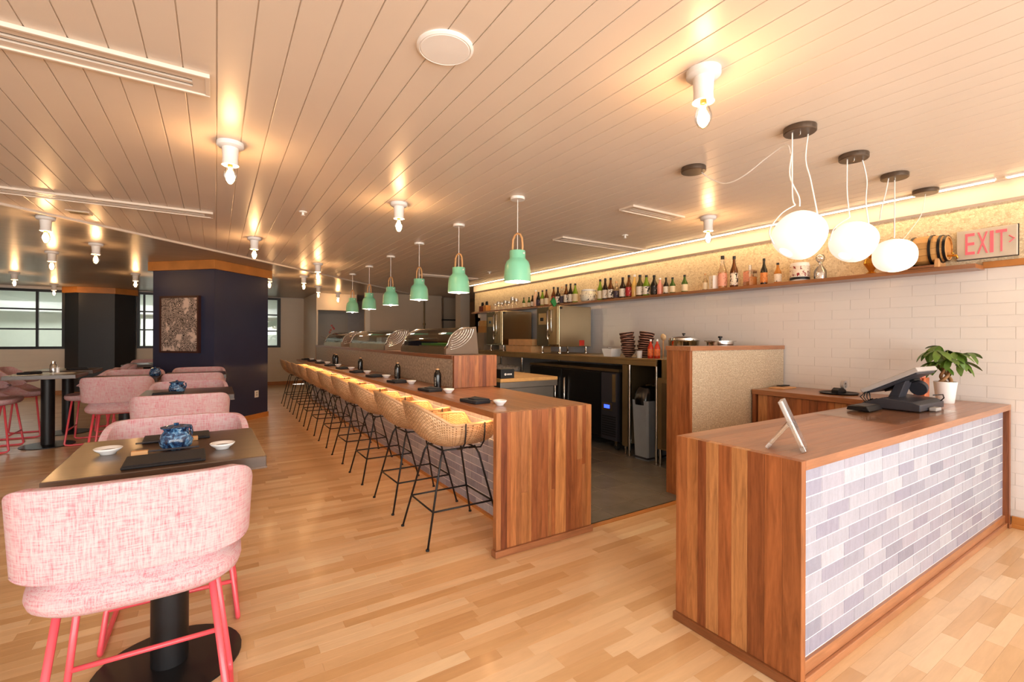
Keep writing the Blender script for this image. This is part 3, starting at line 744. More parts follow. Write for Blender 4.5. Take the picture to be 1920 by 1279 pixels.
# ---- sushi display cases
GM = plain('green_grass_mat', '#4e8a2c', 0.7, var=0.4, scale=60)
def sushi_case(y0, y1, label, inside):
    L = y1-y0; zb = 1.2505
    t = thing('sushi_case', label, 'display case', (1.965, y0, zb), 0, 'curved glass sushi cases on the ledge')
    D = 0.375; Hh = 0.29
    arc = [(0.03 + 0.24*(1-math.cos(a)), 0.075 + 0.205*math.sin(a)) for a in [PI/2*i/10 for i in range(11)]]
    prof = [(0.0, 0.0), (0.0, 0.06), (0.02, 0.07)] + arc[1:] + [(0.345, Hh), (D, 0.0)]
    for ya, nm in ((0.0, 'near'), (L-0.05, 'far')):
        h = MB().prism(prof, 'y', ya, ya+0.05).build('end_housing', M['case_steel'], t, bevel=0.004)
        sgn = -0.004 if nm == 'near' else 0.054
        for k in range(7):
            r = 0.13 + 0.024*k
            pts = []
            for i in range(25):
                a = PI/2*i/24; px, pz = 0.005 + r*1.12*math.sin(a), 0.292 - r*0.88*math.cos(a)
                within = (px > 0.27 or ((px-0.27)/0.235)**2 + ((pz-0.075)/0.20)**2 < 0.97) and pz < 0.283 and px < 0.335
                if within: pts.append((px, ya - 0.002 if nm == 'near' else ya + 0.052, pz))
            if len(pts) > 2: MB().tube(pts, 0.005, 6).build('ridge', M['chrome'], h, smooth=True)
        ap = [(p[0]-0.003, ya+0.025, p[1]+0.003) for p in [(0.0,0.06)] + arc[1:]]
        MB().tube(ap, 0.006, 6).build('edge_trim', M['chrome'], h, smooth=True)
    MB().box(0.0, 0.022, 0.051, L-0.051, 0.0, 0.078).box(0.022, D, 0.051, L-0.051, 0.0, 0.02).build('base_tray', M['steel_dark'] if inside != 'steel' else M['steel'], t)
    MB().box(0.30, D-0.02, 0.051, L-0.051, Hh-0.02, Hh-0.004).box(D-0.03, D-0.015, 0.051, L-0.051, 0.02, Hh-0.02).build('top_rail', M['steel_dark'], t)
    def g(u, v):
        a = PI/2*v; return (0.026+0.24*(1-math.cos(a)), 0.051 + (L-0.102)*u, 0.078 + 0.196*math.sin(a))
    MB().grid(g, 4, 12).build('curved_glass', M['case_glass'], t, smooth=True)
    MB().box(0.04, 0.30, 0.08, L*0.62 if inside == 'mat' else L-0.09, 0.0205, 0.088).build('chill_deck', M['steel'], t)
    if inside == 'mat':
        MB().box(0.05, 0.29, 0.09, L*0.58, 0.0885, 0.112).build('grass_mat', GM, t)
        MB().box(0.06, 0.29, L*0.64, L-0.1, 0.0205, 0.17).build('black_bin', M['black_gloss'], t, bevel=0.006)
    else:
        MB().box(0.10, 0.26, L*0.25, L*0.36, 0.0885, 0.18).build('clear_tub', M['acrylic'], t, bevel=0.004)
        MB().box(0.08, 0.28, L*0.62, L*0.9, 0.0885, 0.108).build('steel_pan', M['chrome'], t, bevel=0.004)
    return t
sushi_case(4.33, 5.70, 'curved glass sushi case with green grass mat at the walnut end of the ledge', 'mat')
sushi_case(6.35, 8.40, 'middle curved glass sushi case on the ledge, steel trays inside', 'steel')
sushi_case(9.0, 10.65, 'curved glass sushi case on the ledge next to the red orchid', 'steel')
oc_ = thing('orchid', 'small red flowering orchid on the far end of the sushi ledge', 'plant', (2.12, 11.05, 1.2505))
MB().lathe([(0,0),(0.05,0),(0.06,0.09),(0.055,0.09),(0,0.08)], 14).build('pot', M['black_gloss'], oc_, smooth=40)
MB().tube([(0,0,0.08),(0.02,-0.02,0.22),(0.06,-0.03,0.34),(0.10,-0.05,0.40)], 0.004, 5).tube([(0,0,0.08),(-0.06,0,0.16),(-0.14,0.02,0.20)], 0.004, 5).build('stem', M['trunk'], oc_)
rf = plain('red_petal', '#8e2420', 0.5)
for p in ((0.06,-0.03,0.34),(0.10,-0.05,0.40),(0.04,-0.02,0.29),(0.12,-0.06,0.37),(0.08,-0.02,0.44)):
    f_ = MB()
    for k in range(5):
        a = 2*PI*k/5; c_ = Vector(p); d1 = Vector((math.cos(a), 0.2, math.sin(a)))*0.03; d2 = Vector((math.cos(a+0.6), 0.2, math.sin(a+0.6)))*0.018; d3 = Vector((math.cos(a-0.6), 0.2, math.sin(a-0.6)))*0.018
        f_.add([c_, c_+d3, c_+d1, c_+d2], [(0,1,2,3)])
    f_.build('flower', rf, oc_, solid=0.002)
for a in (0.3, 2.2, 4.0): 
    MB().add([(0,0,0.08),(0.05*math.cos(a)-0.015*math.sin(a),0.05*math.sin(a)+0.015*math.cos(a),0.12),(0.16*math.cos(a),0.16*math.sin(a),0.10),(0.05*math.cos(a)+0.015*math.sin(a),0.05*math.sin(a)-0.015*math.cos(a),0.12)], [(0,1,2,3)]).build('leaf', M['leaf'], oc_, solid=0.002)

# ================================================================== DINING TABLES AND PINK CHAIRS
def make_table():
    t = thing('dining_table', 'x', 'table', (0,0,0), 0, 'counter height pedestal tables')
    top = MB().box(-0.335, 0.335, -0.355, 0.355, 0.885, 0.9345).build('table_top', M['dark_table'], t, bevel=0.003)
    MB().box(-0.337, 0.337, -0.357, 0.357, 0.885, 0.893).build('edge_band', M['table_edge'], top)
    MB().cyl(0.068, 0.014, 0.872, 24).build('pedestal', M['black'], t, smooth=40)
    MB().lathe([(0.0,0.0),(0.27,0.0),(0.27,0.009),(0.10,0.016),(0.0,0.016)], 36).build('base_disc', M['black'], t, smooth=40)
    MB().box(-0.2, 0.2, -0.02, 0.02, 0.872, 0.885).box(-0.02, 0.02, -0.2, 0.2, 0.873, 0.8845).build('spider', M['black'], t)
    return t
def make_chair():
    t = thing('dining_chair', 'x', 'chair', (0,0,0), 0, 'pink upholstered counter chairs')
    def spow(v, p): return math.copysign(abs(v)**p, v)
    A0 = R(96)
    def fn(u, v):
        s = 2*u-1; th = s*A0
        e = max(0.0, (abs(s)-0.80)/0.20); cap = math.sqrt(max(0.0, 1-e*e))
        zt = 0.985 - 0.015*abs(s)**2 - 0.13*max(0, (abs(s)-0.45)/0.55)**2
        zb = 0.705 + 0.03*abs(s)**3
        zm = zb + (zt-zb)*0.45
        z0 = zm + (zb-zm)*cap; z1 = zm + (zt-zm)*cap
        z = z0 + (z1-z0)*v
        fl = 0.955 + 0.05*(z-0.7)/0.28
        return (0.312*fl*spow(math.sin(th), 0.58), -0.275*fl*spow(math.cos(th), 0.5) , z)
    bk = MB().grid(fn, 48, 10).build('backrest', M['pink'], t, smooth=True, solid=0.034)
    b2 = bk.modifiers.new('bev', 'BEVEL'); b2.width = 0.008; b2.segments = 2; b2.limit_method = 'ANGLE'; b2.angle_limit = R(50)
    seam = [fn(i/48, 0.0) for i in range(1, 48)]
    MB().tube([(p[0]*1.05, p[1]*1.05, p[2]+0.006) for p in seam[7:-7]], 0.004, 5).build('piping', M['pink'], bk, smooth=True)
    SP = [(0.0,0.572),(0.45,0.572),(0.75,0.574),(0.90,0.582),(0.975,0.60),(1.0,0.622),(0.99,0.645),(0.92,0.668),(0.875,0.70),(0.87,0.735),(0.84,0.738),(0.82,0.70),(0.80,0.665),(0.70,0.648),(0.35,0.644),(0.0,0.644)]
    def sn(u, v):
        th = 2*PI*u; cx, cy = spow(math.sin(th), 0.62), -spow(math.cos(th), 0.62)
        r, z = SP[min(len(SP)-1, int(round(v*(len(SP)-1))))]
        fr_ = max(0.0, min(1.0, (cy+0.2)/0.6))          # the wall of the seat shell sinks towards the front
        if z > 0.645: z = z - (z-0.648)*fr_
        return (0.292*cx*r, (0.262 if cy < 0 else 0.255)*cy*r, z)
    MB().grid(sn, 40, 15, closed=True).build('seat', M['pink'], t, smooth=True)
    rr = 0.0115
    for sx in (-1, 1):
        f0, f1 = (sx*0.195, 0.155, 0.60), (sx*0.258, 0.212, 0.06)
        b0, b1 = (sx*0.195, -0.165, 0.60), (sx*0.258, -0.235, 0.06)
        def arcp(p, q):   # rounded knee between leg foot and runner
            s = 1 if p[1] > 0 else -1
            return [(p[0]+sx*0.003, p[1]+s*0.004, 0.035), (p[0]+sx*0.004, p[1]-s*0.008, 0.017), (p[0]+sx*0.004, p[1]-s*0.04, rr)]
        pts = [f0, f1] + arcp(f1, 0) + arcp(b1, 0)[::-1] + [b1, b0]
        MB().tube(pts, rr, 9).build('leg', M['coral'], t, smooth=True)
    fz = 0.2; q = (0.585-fz)/(0.585-0.06); fx = 0.195+0.063*q; fy = 0.155+0.057*q
    MB().tube([(-fx, fy, fz), (fx, fy, fz)], 0.010, 9).build('footrest', M['coral'], t, smooth=True)
    sf = MB(); q = [(-0.16,0.12,0.567),(0.16,0.12,0.567),(0.16,-0.12,0.567),(-0.16,-0.12,0.567)]
    for i in range(4): sf.tube([q[i], q[(i+1) % 4]], 0.007, 8)
    sf.build('seat_frame', M['coral'], t, smooth=True)
    return t
tab0, chair0 = make_table(), make_chair()
T = 'dark pedestal table '
for loc, lab in (((-0.165, 2.50, 0), T + 'with the blue glazed pot and two place settings'),
                 ((-0.20, 5.0, 0), T + 'second in the row leading to the navy column'),
                 ((-0.22, 7.52, 0), T + 'closest to the navy column'),
                 ((-0.92, 7.27, 0), T + 'with a dark pot, next to the paired tables'),
                 ((-1.85, 8.38, 0), T + 'holding a glass jar, one of a pair facing the window wall'),
                 ((-1.85, 9.36, 0), T + 'of the pair, on the window side'),
                 ((-1.05, 10.75, 0), T + 'behind the navy column with a lone white dish')):
    put(tab0, loc, 0.02 if loc[1] < 3 else 0, lab, 'counter height pedestal tables')
Cn = 'pink chair on coral legs '
for loc, rz, lab in (((-0.207, 2.098, 0), 0.0, Cn + 'with its back turned, at the table with the blue pot'),
                     ((-0.165, 2.91, 0), PI, Cn + 'facing the blue pot across the same table'),
                     ((-0.225, 4.60, 0), 0.0, Cn + 'back turned, at the second table of the row'),
                     ((-0.215, 5.42, 0), PI, Cn + 'across the second table of the row'),
                     ((-0.235, 7.12, 0), 0.0, Cn + 'back turned, at the table closest to the navy column'),
                     ((-0.20, 7.92, 0), PI, Cn + 'between the table and the navy column'),
                     ((-0.92, 6.87, 0), 0.0, Cn + 'back turned, at the table with the dark pot'),
                     ((-0.90, 7.70, 0), PI, Cn + 'across the table with the dark pot'),
                     ((-2.34, 8.32, 0), -PI/2, Cn + 'at the outer side of the table with the glass jar'),
                     ((-2.30, 9.36, 0), -PI/2, Cn + 'at the outer side of the paired table by the windows'),
                     ((-1.43, 8.42, 0), PI/2, Cn + 'at the inner side of the table with the glass jar'),
                     ((-1.36, 9.42, 0), PI/2 + 0.25, Cn + 'at the inner side of the paired table, turned askew'),
                     ((-1.05, 11.2, 0), PI, Cn + 'at the table behind the navy column')):
    put(chair0, loc, rz, lab, 'pink upholstered counter chairs')
# first table's setting
TZ = 0.9348
put(nap0, (-0.165, 2.285, TZ), 0.03, 'black folded napkin on the table edge in front of the blue pot', 'table napkins').scale = (1.04, 1.9, 1.0)
put(nap0, (-0.155, 2.755, TZ), 0.04, 'black folded napkin behind the blue pot', 'table napkins').scale = (1.04, 1.6, 1.0)
put(cho0, (-0.175, 2.43, TZ), 0.0, 'chopsticks lying in front of the blue pot', 'table chopsticks')
put(cho0, (-0.185, 2.645, TZ), PI + 0.1, 'chopsticks on a wooden rest behind the blue pot', 'table chopsticks')
put(dis0, (-0.375, 2.52, TZ), 0, 'white soy dish on the blue pot table, on the side away from the stools', 'table soy dishes').scale = (1.12, 1.12, 0.95)
put(dis0, (0.025, 2.385, TZ), 0, 'white soy dish on the table corner toward the bar stools', 'table soy dishes').scale = (1.12, 1.12, 0.95)
def teapot():
    t = thing('ceramic_pot', 'x', 'pot')
    MB().lathe([(0.0,0.0),(0.045,0.0),(0.058,0.014),(0.062,0.035),(0.055,0.062),(0.044,0.078),(0.050,0.092),(0.047,0.093),(0.040,0.082),(0.0,0.082)], 24).build('body', M['blue_pot'], t, smooth=50)
    MB().lathe([(0.056,0.0905),(0.057,0.095),(0.03,0.101),(0.008,0.104),(0.010,0.110),(0.0,0.111)], 22).build('lid', M['blue_pot'], t, smooth=50)
    MB().tube([(0.058,0.0,0.035),(0.066,0.0,0.062),(0.062,0.0,0.086)], 0.006, 6).build('handle', M['blue_pot'], t, smooth=True)
    return t
tp = teapot()
put(tp, (-0.145, 2.50, TZ), 0.6, 'blue glazed ceramic pot on the table by the bar stools', 'glazed pots on tables')
put(tp, (-0.285, 4.97, TZ), 0.0, 'dark glazed pot on the second table of the row', 'glazed pots on tables')
put(tp, (-0.64, 7.30, TZ), 1.0, 'dark glazed pot on the table between the two rows', 'glazed pots on tables')
put(nap0, (-0.33, 4.76, TZ), 0.05, 'black napkin on the second table of the row', 'table napkins')
put(nap0, (-2.03, 8.42, TZ), 1.2, 'black napkin on the pair of tables beside the white paper', 'table napkins')
put(nap0, (-1.72, 9.2, TZ), 0.4, 'black napkin on the pair of tables by the windows', 'table napkins')
put(dis0, (-1.0, 10.65, TZ), 0, 'white soy dish on the table behind the navy column', 'table soy dishes').scale = (1.12, 1.12, 0.95)
gj = thing('glass_jar', 'small clear glass jar with metal cap on the paired tables', 'jar', (-1.86, 8.66, TZ))
MB().lathe([(0.0,0.002),(0.035,0.0),(0.038,0.02),(0.036,0.10),(0.022,0.12)], 16, caps=False).build('jar_body', M['acrylic'], gj, smooth=40); MB().cyl(0.024, 0.12, 0.15, 14).build('cap', M['chrome'], gj, smooth=40)
gj2 = thing('salt_shaker', 'white shaker next to the glass jar on the paired tables', 'shaker', (-1.80, 8.58, TZ))
MB().lathe([(0.0,0),(0.022,0),(0.018,0.07),(0.0,0.075)], 12).build('shaker_body', M['ceramic'], gj2, smooth=40); MB().cyl(0.017, 0.0745, 0.085, 12).build('cap', M['chrome'], gj2)
for (x, y, rz, lab) in ((-2.02, 8.16, 0.5, 'white paper placemat at the corner of the table with the glass jar'), (-1.80, 8.52, 0.0, 'white paper placemat under the glass jar')):
    if 'under' in lab: x, y = -1.72, 8.42
    tag(MB().box(-0.12, 0.12, -0.08, 0.08, 0, 0.0015).build('placemat', M['white'], None, (x, y, TZ), (0,0,rz)), lab, 'placemat', 'white paper placemats')
# ================================================================== HOST STAND
HX0, HX1, HY0, HY1 = 1.975, 5.105, 0.945, 1.545; HZ = 0.93
host = thing('host_stand', 'walnut host stand with waterfall end and pale blue-grey brick front', 'counter', (HX0, HY0, 0))
HL, HD = HX1-HX0, HY1-HY0
ys = [0, 0.055, 0.095, 0.155, 0.235, 0.33, 0.385, 0.455, 0.535, HD]
ys = [HD - q for q in ys][::-1]; ys = [0, 0.075, 0.15, 0.225, 0.30, 0.365, 0.43, 0.475, 0.535, HD]
for a, b_ in zip(ys[:-1], ys[1:]):
    MB().box(0, 0.036, 0, b_-a-0.0008, 0, HZ-0.0412).build('end_stave', M['walnut_z'], host, (0, a, 0.041), None, False, 0.0012)
MB().box(-0.014, 0.038, -0.008, HD+0.008, 0, 0.040).build('base_trim', M['walnut_y'], host, bevel=0.004)
n = 9
for i in range(n):
    w = HD/n
    MB().box(0, HL-0.0375, 0, w-0.0006, 0, 0.040).build('top_board', M['walnut_x'], host, (0.0365, w*i, HZ-0.040), None, False, 0.001)
MB().box(HL-0.045, HL-0.004, 0, HD-0.02, 0, HZ-0.0405).build('end_panel', M['walnut_z'], host, bevel=0.001)
MB().box(HL-0.060, HL-0.004, -0.008, 0.0, 0, 0.03).build('end_base_trim', M['walnut_x'], host)
MB().box(0.0365, HL-0.0455, 0.036, HD-0.03, 0.005, HZ-0.041).build('carcass', M['light_grout'], host)
BL2, BH2 = 0.21, 0.0665
bk2 = MB().box(0.0026, BL2-0.0026, -0.0018, 0, 0.0026, BH2-0.0026).mesh('brick', M['blue_tile'])
for r_ in range(12):
    z0 = 0.092 + BH2*r_; x0 = 0.0365 - random.choice((0.0, 0.105, 0.05, 0.16))
    while x0 < HL-0.046:
        a = max(x0, 0.0365); b_ = min(x0+BL2, HL-0.046)
        if b_-a > 0.02:
            if b_-a > BL2-0.001: obj('brick', bk2, host, (x0, 0.036, z0))
            else: MB().box(0.0026, b_-a-0.0026, -0.0018, 0, 0.0026, BH2-0.0026).build('brick', M['blue_tile'], host, (a, 0.036, z0))
        x0 += BL2
MB().box(0.0365, HL-0.046, 0.020, 0.036, 0, 0.09).box(0.0365, HL-0.061, 0.004, 0.020, 0, 0.038).build('kick_trim', M['walnut_x'], host, bevel=0.003)

# things on the host stand
st = thing('menu_stand', 'clear acrylic A-frame menu holder on the host stand', 'stand', (2.115, 1.08, HZ+0.0002), 0.40)
def slab(p, q, th, w0, w1, nm):
    d_ = Vector((q[0]-p[0], q[1]-p[1])).normalized(); nn = Vector((-d_.y, d_.x))*th/2
    MB().prism([(p[0]+nn.x, p[1]+nn.y), (p[0]-nn.x, p[1]-nn.y), (q[0]-nn.x, q[1]-nn.y), (q[0]+nn.x, q[1]+nn.y)], 'x', w0, w1).build(nm, M['acrylic'], st, bevel=0.002)
slab((-0.070, 0.004), (0.020, 0.215), 0.020, -0.01, 0.12, 'front_sheet'); slab((0.072, 0.004), (-0.010, 0.115), 0.016, -0.01, 0.12, 'rear_leg')
gs = thing('glass_sheet', 'clear glass sheet lying on the host stand', 'glass sheet', (3.30, 1.06, HZ+0.0012))
MB().prism([(0.0, 0.0), (0.98, -0.01), (0.98, 0.44), (0.03, 0.455)], 'z', 0, 0.006).build('sheet', M['sheet'], gs)
pos = thing('register_terminal', 'tilted point of sale terminal on a charcoal base on the host stand', 'cash register', (4.17, 1.34, HZ+0.0080))
MB().prism([(-0.19, 0.0), (0.14, 0.0), (0.14, 0.03), (0.02, 0.075), (-0.15, 0.062), (-0.19, 0.045)], 'x', -0.22, 0.24).build('base', M['char'], pos, bevel=0.006)
MB().prism([(-0.02, 0.066), (0.05, 0.05), (0.0, 0.17), (-0.06, 0.19)], 'x', -0.05, 0.08).build('neck', M['char'], pos, bevel=0.004)
MB().lathe([(0.0,-0.02),(0.052,-0.02),(0.055,0.0),(0.052,0.02),(0.0,0.02)], 22, (0.13, -0.08, 0.135), Matrix.Rotation(R(70), 3, 'Y')).build('scanner_head', M['char'], pos, smooth=40)
scr = MB().obox((0, 0, 0), (0.185, 0.185, 0.016)).build('screen_housing', M['silver'], pos, (-0.01, -0.005, 0.195), (R(-29), 0, 0), bevel=0.006)
MB().obox((0,0,-0.022), (0.17, 0.165, 0.0055)).build('rear_cover', M['char'], scr, bevel=0.004)
MB().obox((0.0,0,0.0165), (0.165, 0.165, 0.0008)).build('screen_glass', M['black_gloss'], scr)
MB().obox((0.1,0.03,-0.035), (0.06, 0.10, 0.0065)).build('vent_block', M['black'], scr, bevel=0.002)
cb = MB()
for k in range(4):
    cb.tube([(-0.20+0.02*k, 0.13, 0.10+0.01*k), (-0.235, 0.145-0.02*k, 0.07), (-0.22+0.03*k, 0.12, 0.035), (-0.15+0.02*k, 0.10-0.02*k, 0.055)], 0.004, 6)
cb.build('cable_bundle', M['black'], pos, smooth=True)
MB().tube([(0.02,-0.19,0.10),(0.12,-0.215,0.10),(0.20,-0.20,0.07),(0.19,-0.17,0.03),(0.15,-0.16,0.02)], 0.004, 6).build('power_cable', M['black'], pos, smooth=True)
MB().box(-0.08, 0.02, -0.235, -0.195, 0, 0.022).build('cable_plug', M['silver'], pos, bevel=0.004)
cr = thing('card_reader', 'small black card reader beside the register on the host stand', 'card reader', (3.72, 1.40, HZ+0.009))
MB().prism([(-0.07, 0.0), (0.07, 0.0), (0.06, 0.028), (-0.05, 0.035)], 'x', -0.05, 0.16).build('body', M['black'], cr, bevel=0.006)
MB().box(-0.04, 0.15, -0.045, 0.04, 0.0325, 0.0345).build('keypad', M['char'], cr)
oh = thing('copper_holder', 'orange copper card holder standing behind the register', 'holder', (4.60, 1.31, HZ+0.0002))
cop = plain('copper_mesh', '#d2744a', 0.35, 0.5, var=0.25, scale=50)
MB().box(-0.05, 0.05, -0.012, 0.0, 0, 0.20).box(-0.05, 0.05, 0.045, 0.057, 0, 0.23).box(-0.05, -0.042, 0, 0.045, 0, 0.12).box(0.042, 0.05, 0, 0.045, 0, 0.12).build('sleeve', cop, oh, bevel=0.003)
MB().box(-0.038, 0.038, 0.008, 0.036, 0.01, 0.245).build('card_stack', plain('coral_card', '#e98a70', 0.6), oh)
# potted money tree
pt = thing('potted_plant', 'money tree with braided trunk in a white pot on the host stand', 'plant', (4.80, 1.245, HZ+0.0002))
MB().lathe([(0.0,0.0),(0.052,0.0),(0.054,0.004),(0.072,0.165),(0.067,0.166),(0.062,0.15),(0.0,0.15)], 28).build('pot', M['pot_white'], pt, smooth=40)
MB().lathe([(0.0,0.152),(0.0615,0.151),(0.0,0.157)], 20).build('soil', M['soil'], pt)
for k in range(3):
    pts = []; a0 = 2*PI*k/3
    for i in range(12):
        q = i/11; a = a0 + q*5.0; rr = 0.032*(1-q)**1.2 + 0.006
        pts.append((rr*math.cos(a), rr*math.sin(a), 0.15 + 0.17*q))
    MB().tube(pts, [0.014*(1-0.5*i/11) for i in range(12)], 7).build('trunk', M['trunk'], pt, smooth=True)
def leafmesh(L, w, droop):
    b = MB(); n_ = 6
    for i in range(n_+1):
        q = i/n_; ww = w*math.sin(PI*min(1, q*0.93+0.04))**0.8*(0.9 if q < .6 else 1.0)
        z = -droop*q*q
        b.v += [(q*L, -ww, z+0.12*ww), (q*L, 0, z), (q*L, ww, z+0.12*ww)]
    for i in range(n_):
        for k in (0, 1): b.f.append((i*3+k, (i+1)*3+k, (i+1)*3+k+1, i*3+k+1)); b.m.append(0); b.tone.append(0)
    return b.mesh('leaf', M['leaf'], True, False)
lms = [leafmesh(0.105, 0.023, 0.035), leafmesh(0.13, 0.026, 0.055), leafmesh(0.09, 0.021, 0.02)]
rs = random.Random(4)
stems = [((0.0,0.0,0.30), 0.10, 1.2, 0.3), ((0,0,0.32), 0.13, 1.25, 1.7), ((0,0,0.33), 0.14, 0.6, 3.0), ((0,0,0.31), 0.11, 0.9, 4.3), ((0,0,0.34), 0.15, 0.35, 5.4), ((0,0,0.29), 0.08, 0.4, 2.4), ((0,0,0.28), 0.07, 0.2, 0.9), ((0,0,0.33), 0.10, 0.9, 0.0), ((0,0,0.33), 0.12, 0.7, 2.1), ((0,0,0.30), 0.09, 0.3, 4.9), ((0,0,0.31), 0.12, 0.3, 3.6)]
sm_ = MB()
for (o0, ln, el, az) in stems:
    tip = Vector(o0) + Vector((math.cos(az)*math.cos(el), math.sin(az)*math.cos(el), math.sin(el)))*ln
    sm_.tube([o0, tuple((Vector(o0)+tip)/2 + Vector((0,0,0.01))), tuple(tip)], 0.003, 5)
    for k in range(6):
        a = az + (k-2.5)*0.66 + rs.uniform(-0.15, 0.15)
        lo = obj('leaf', lms[rs.randrange(3)], pt, tuple(tip), (rs.uniform(-0.3, 0.3), rs.uniform(0.05, 0.7), a))
sm_.build('stem', plain('green_stem', '#6f7d3a', 0.6), pt, smooth=True)
obj('leaf', lms[2], pt, (0.01, 0, 0.29), (0, 0.9, 5.8)); obj('leaf', lms[2], pt, (0.0, 0.0, 0.285), (0, 0.6, 4.2))

# ---- back cabinet along the tiled wall, behind the host stand
rc = thing('back_cabinet', 'low walnut cabinet against the tiled wall behind the host stand', 'cabinet', (4.48, 1.56, 0))
MB().box(0.0, 0.63, 0, 1.05, 0.88, 0.925).build('cabinet_top', M['walnut_y'], rc, bevel=0.002)
MB().box(0.06, 0.62, 0.005, 1.02, 0.02, 0.88).build('carcass', M['walnut_z'], rc)
MB().box(0.01, 0.62, 1.02, 1.05, 0, 0.88).build('side_panel', M['walnut_z'], rc)
yy = 0.0
while yy < 1.0:
    w = min(random.choice((0.06, 0.075, 0.09)), 1.018-yy); MB().box(0.03, 0.06, 0, w-0.001, 0.03, 0.875).build('front_board', M['walnut_z'], rc, (0, yy, 0), None, False, 0.001); yy += w
mn = thing('wood_tray', 'small pale wooden menu board on the low walnut cabinet', 'tray', (4.85, 2.50, 0.9252))
MB().box(-0.14, 0.12, -0.07, 0.07, 0, 0.012).build('board', M['bent_wood'], mn, bevel=0.003); MB().box(0.02, 0.17, 0.02, 0.075, 0.0122, 0.022).build('clip', M['black'], mn)
bt = thing('serving_tray', 'black tray on the low walnut cabinet', 'tray', (4.80, 1.98, 0.9252))
MB().lathe([(0.0,0.0),(0.14,0.0),(0.155,0.012),(0.15,0.014),(0.135,0.005),(0.0,0.005)], 28).build('tray', M['black'], bt, smooth=40)
tpd = thing('tape_dispenser', 'black and grey tape dispenser sitting on the black tray', 'dispenser', (4.82, 1.99, 0.9305))
MB().prism([(-0.075, 0), (0.085, 0), (0.08, 0.028), (0.04, 0.04), (-0.03, 0.05), (-0.075, 0.03)], 'y', -0.03, 0.03).build('body', M['black'], tpd, bevel=0.005)
MB().lathe([(0.022,-0.014),(0.04,-0.014),(0.04,0.014),(0.022,0.014),(0.022,-0.014)], 20, (0.03, -0.03, 0.075), Matrix.Rotation(PI/2, 3, 'X'), caps=False).build('tape_roll', M['silver'], tpd, smooth=40)

# ---- wing wall with mosaic
wgx0, wgx1, wgy0, wgy1, wgz = 3.535, 5.10, 2.625, 2.875, 1.355
wg = thing('wing_wall', 'half-height wall faced in pearl mosaic with walnut cap and end', 'partition', (wgx0, wgy0, 0))
MB().box(0.0365, wgx1-wgx0, 0.010, wgy1-wgy0, 0.0, wgz-0.0405).build('core', M['steel_dark'], wg)
MB().box(0.037, wgx1-wgx0, 0.0, 0.010, 0.0, wgz-0.0405).build('mosaic_face', M['mosaic_xz'], wg)
for i in range(4):
    w = (wgy1-wgy0)/4; MB().box(0, 0.036, 0, w-0.0008, 0, wgz-0.0405).build('end_stave', M['walnut_z'], wg, (0, w*i, 0), None, False, 0.001)
MB().box(-0.004, wgx1-wgx0, -0.012, wgy1-wgy0+0.01, wgz-0.040, wgz).build('cap', M['walnut_x'], wg, bevel=0.002)

# ================================================================== KITCHEN LINE
KX0, KZ = 4.20, 1.19
kc = thing('steel_counter', 'long stainless steel kitchen counter on legs under the bottle shelf', 'counter', (KX0, 3.56, 0))
KL = 8.4-3.56
MB().box(0, 0.89, 0, KL, KZ-0.03, KZ).box(0, 0.02, 0, KL, KZ-0.085, KZ-0.03).build('counter_top', M['steel'], kc, bevel=0.004)
for y in (0.03, 0.44, 2.80, 4.75):
    for x in (0.045, 0.82): MB().cyl(0.019, 0.0, KZ-0.03, 12, (x, y, 0)).build('leg', M['chrome'], kc, smooth=40)
MB().box(0.05, 0.85, 2.82, KL-0.1, 0.74, 0.755).build('under_shelf', M['steel_dark'], kc)
MB().box(0.30, 0.86, 0.06, 0.42, 0.84, 0.855).build('pot_shelf', M['steel_dark'], kc)
sk = thing('sink_cabinet', 'stainless sink cabinet with a door, tucked behind the wing wall', 'sink', (KX0, 2.92, 0))
MB().box(0.0, 0.88, 0.0, 0.62, 0.18, 0.98).build('body', M['steel'], sk, bevel=0.004)
MB().box(0.0, 0.03, 0.40, 0.62, 0.98, KZ).box(0.0, 0.88, 0.56, 0.62, 0.981, KZ-0.001).box(0.30, 0.88, 0.0, 0.559, 0.981, KZ-0.002).build('basin_wall', M['steel'], sk, bevel=0.004)
MB().tube([(0.0, 0.40, KZ), (-0.002, 0.40, 1.02), (-0.002, 0.36, 0.985), (-0.002, 0.0, 0.985)], 0.009, 8).build('rim', M['chrome'], sk, smooth=True)
dr = MB().box(-0.018, -0.001, 0.03, 0.55, 0.20, 0.93).build('door', M['steel_dark'], sk, bevel=0.003)
MB().tube([(-0.018, 0.36, 0.72), (-0.045, 0.36, 0.72), (-0.045, 0.36, 0.58), (-0.018, 0.36, 0.58)], 0.007, 7).build('handle', M['chrome'], dr, smooth=True)
for x, y in ((0.03, 0.60), (0.83, 0.60), (0.03, 0.03), (0.83, 0.03)): MB().cyl(0.018, 0, 0.18, 12, (x, y, 0)).build('leg', M['chrome'], sk, smooth=40)
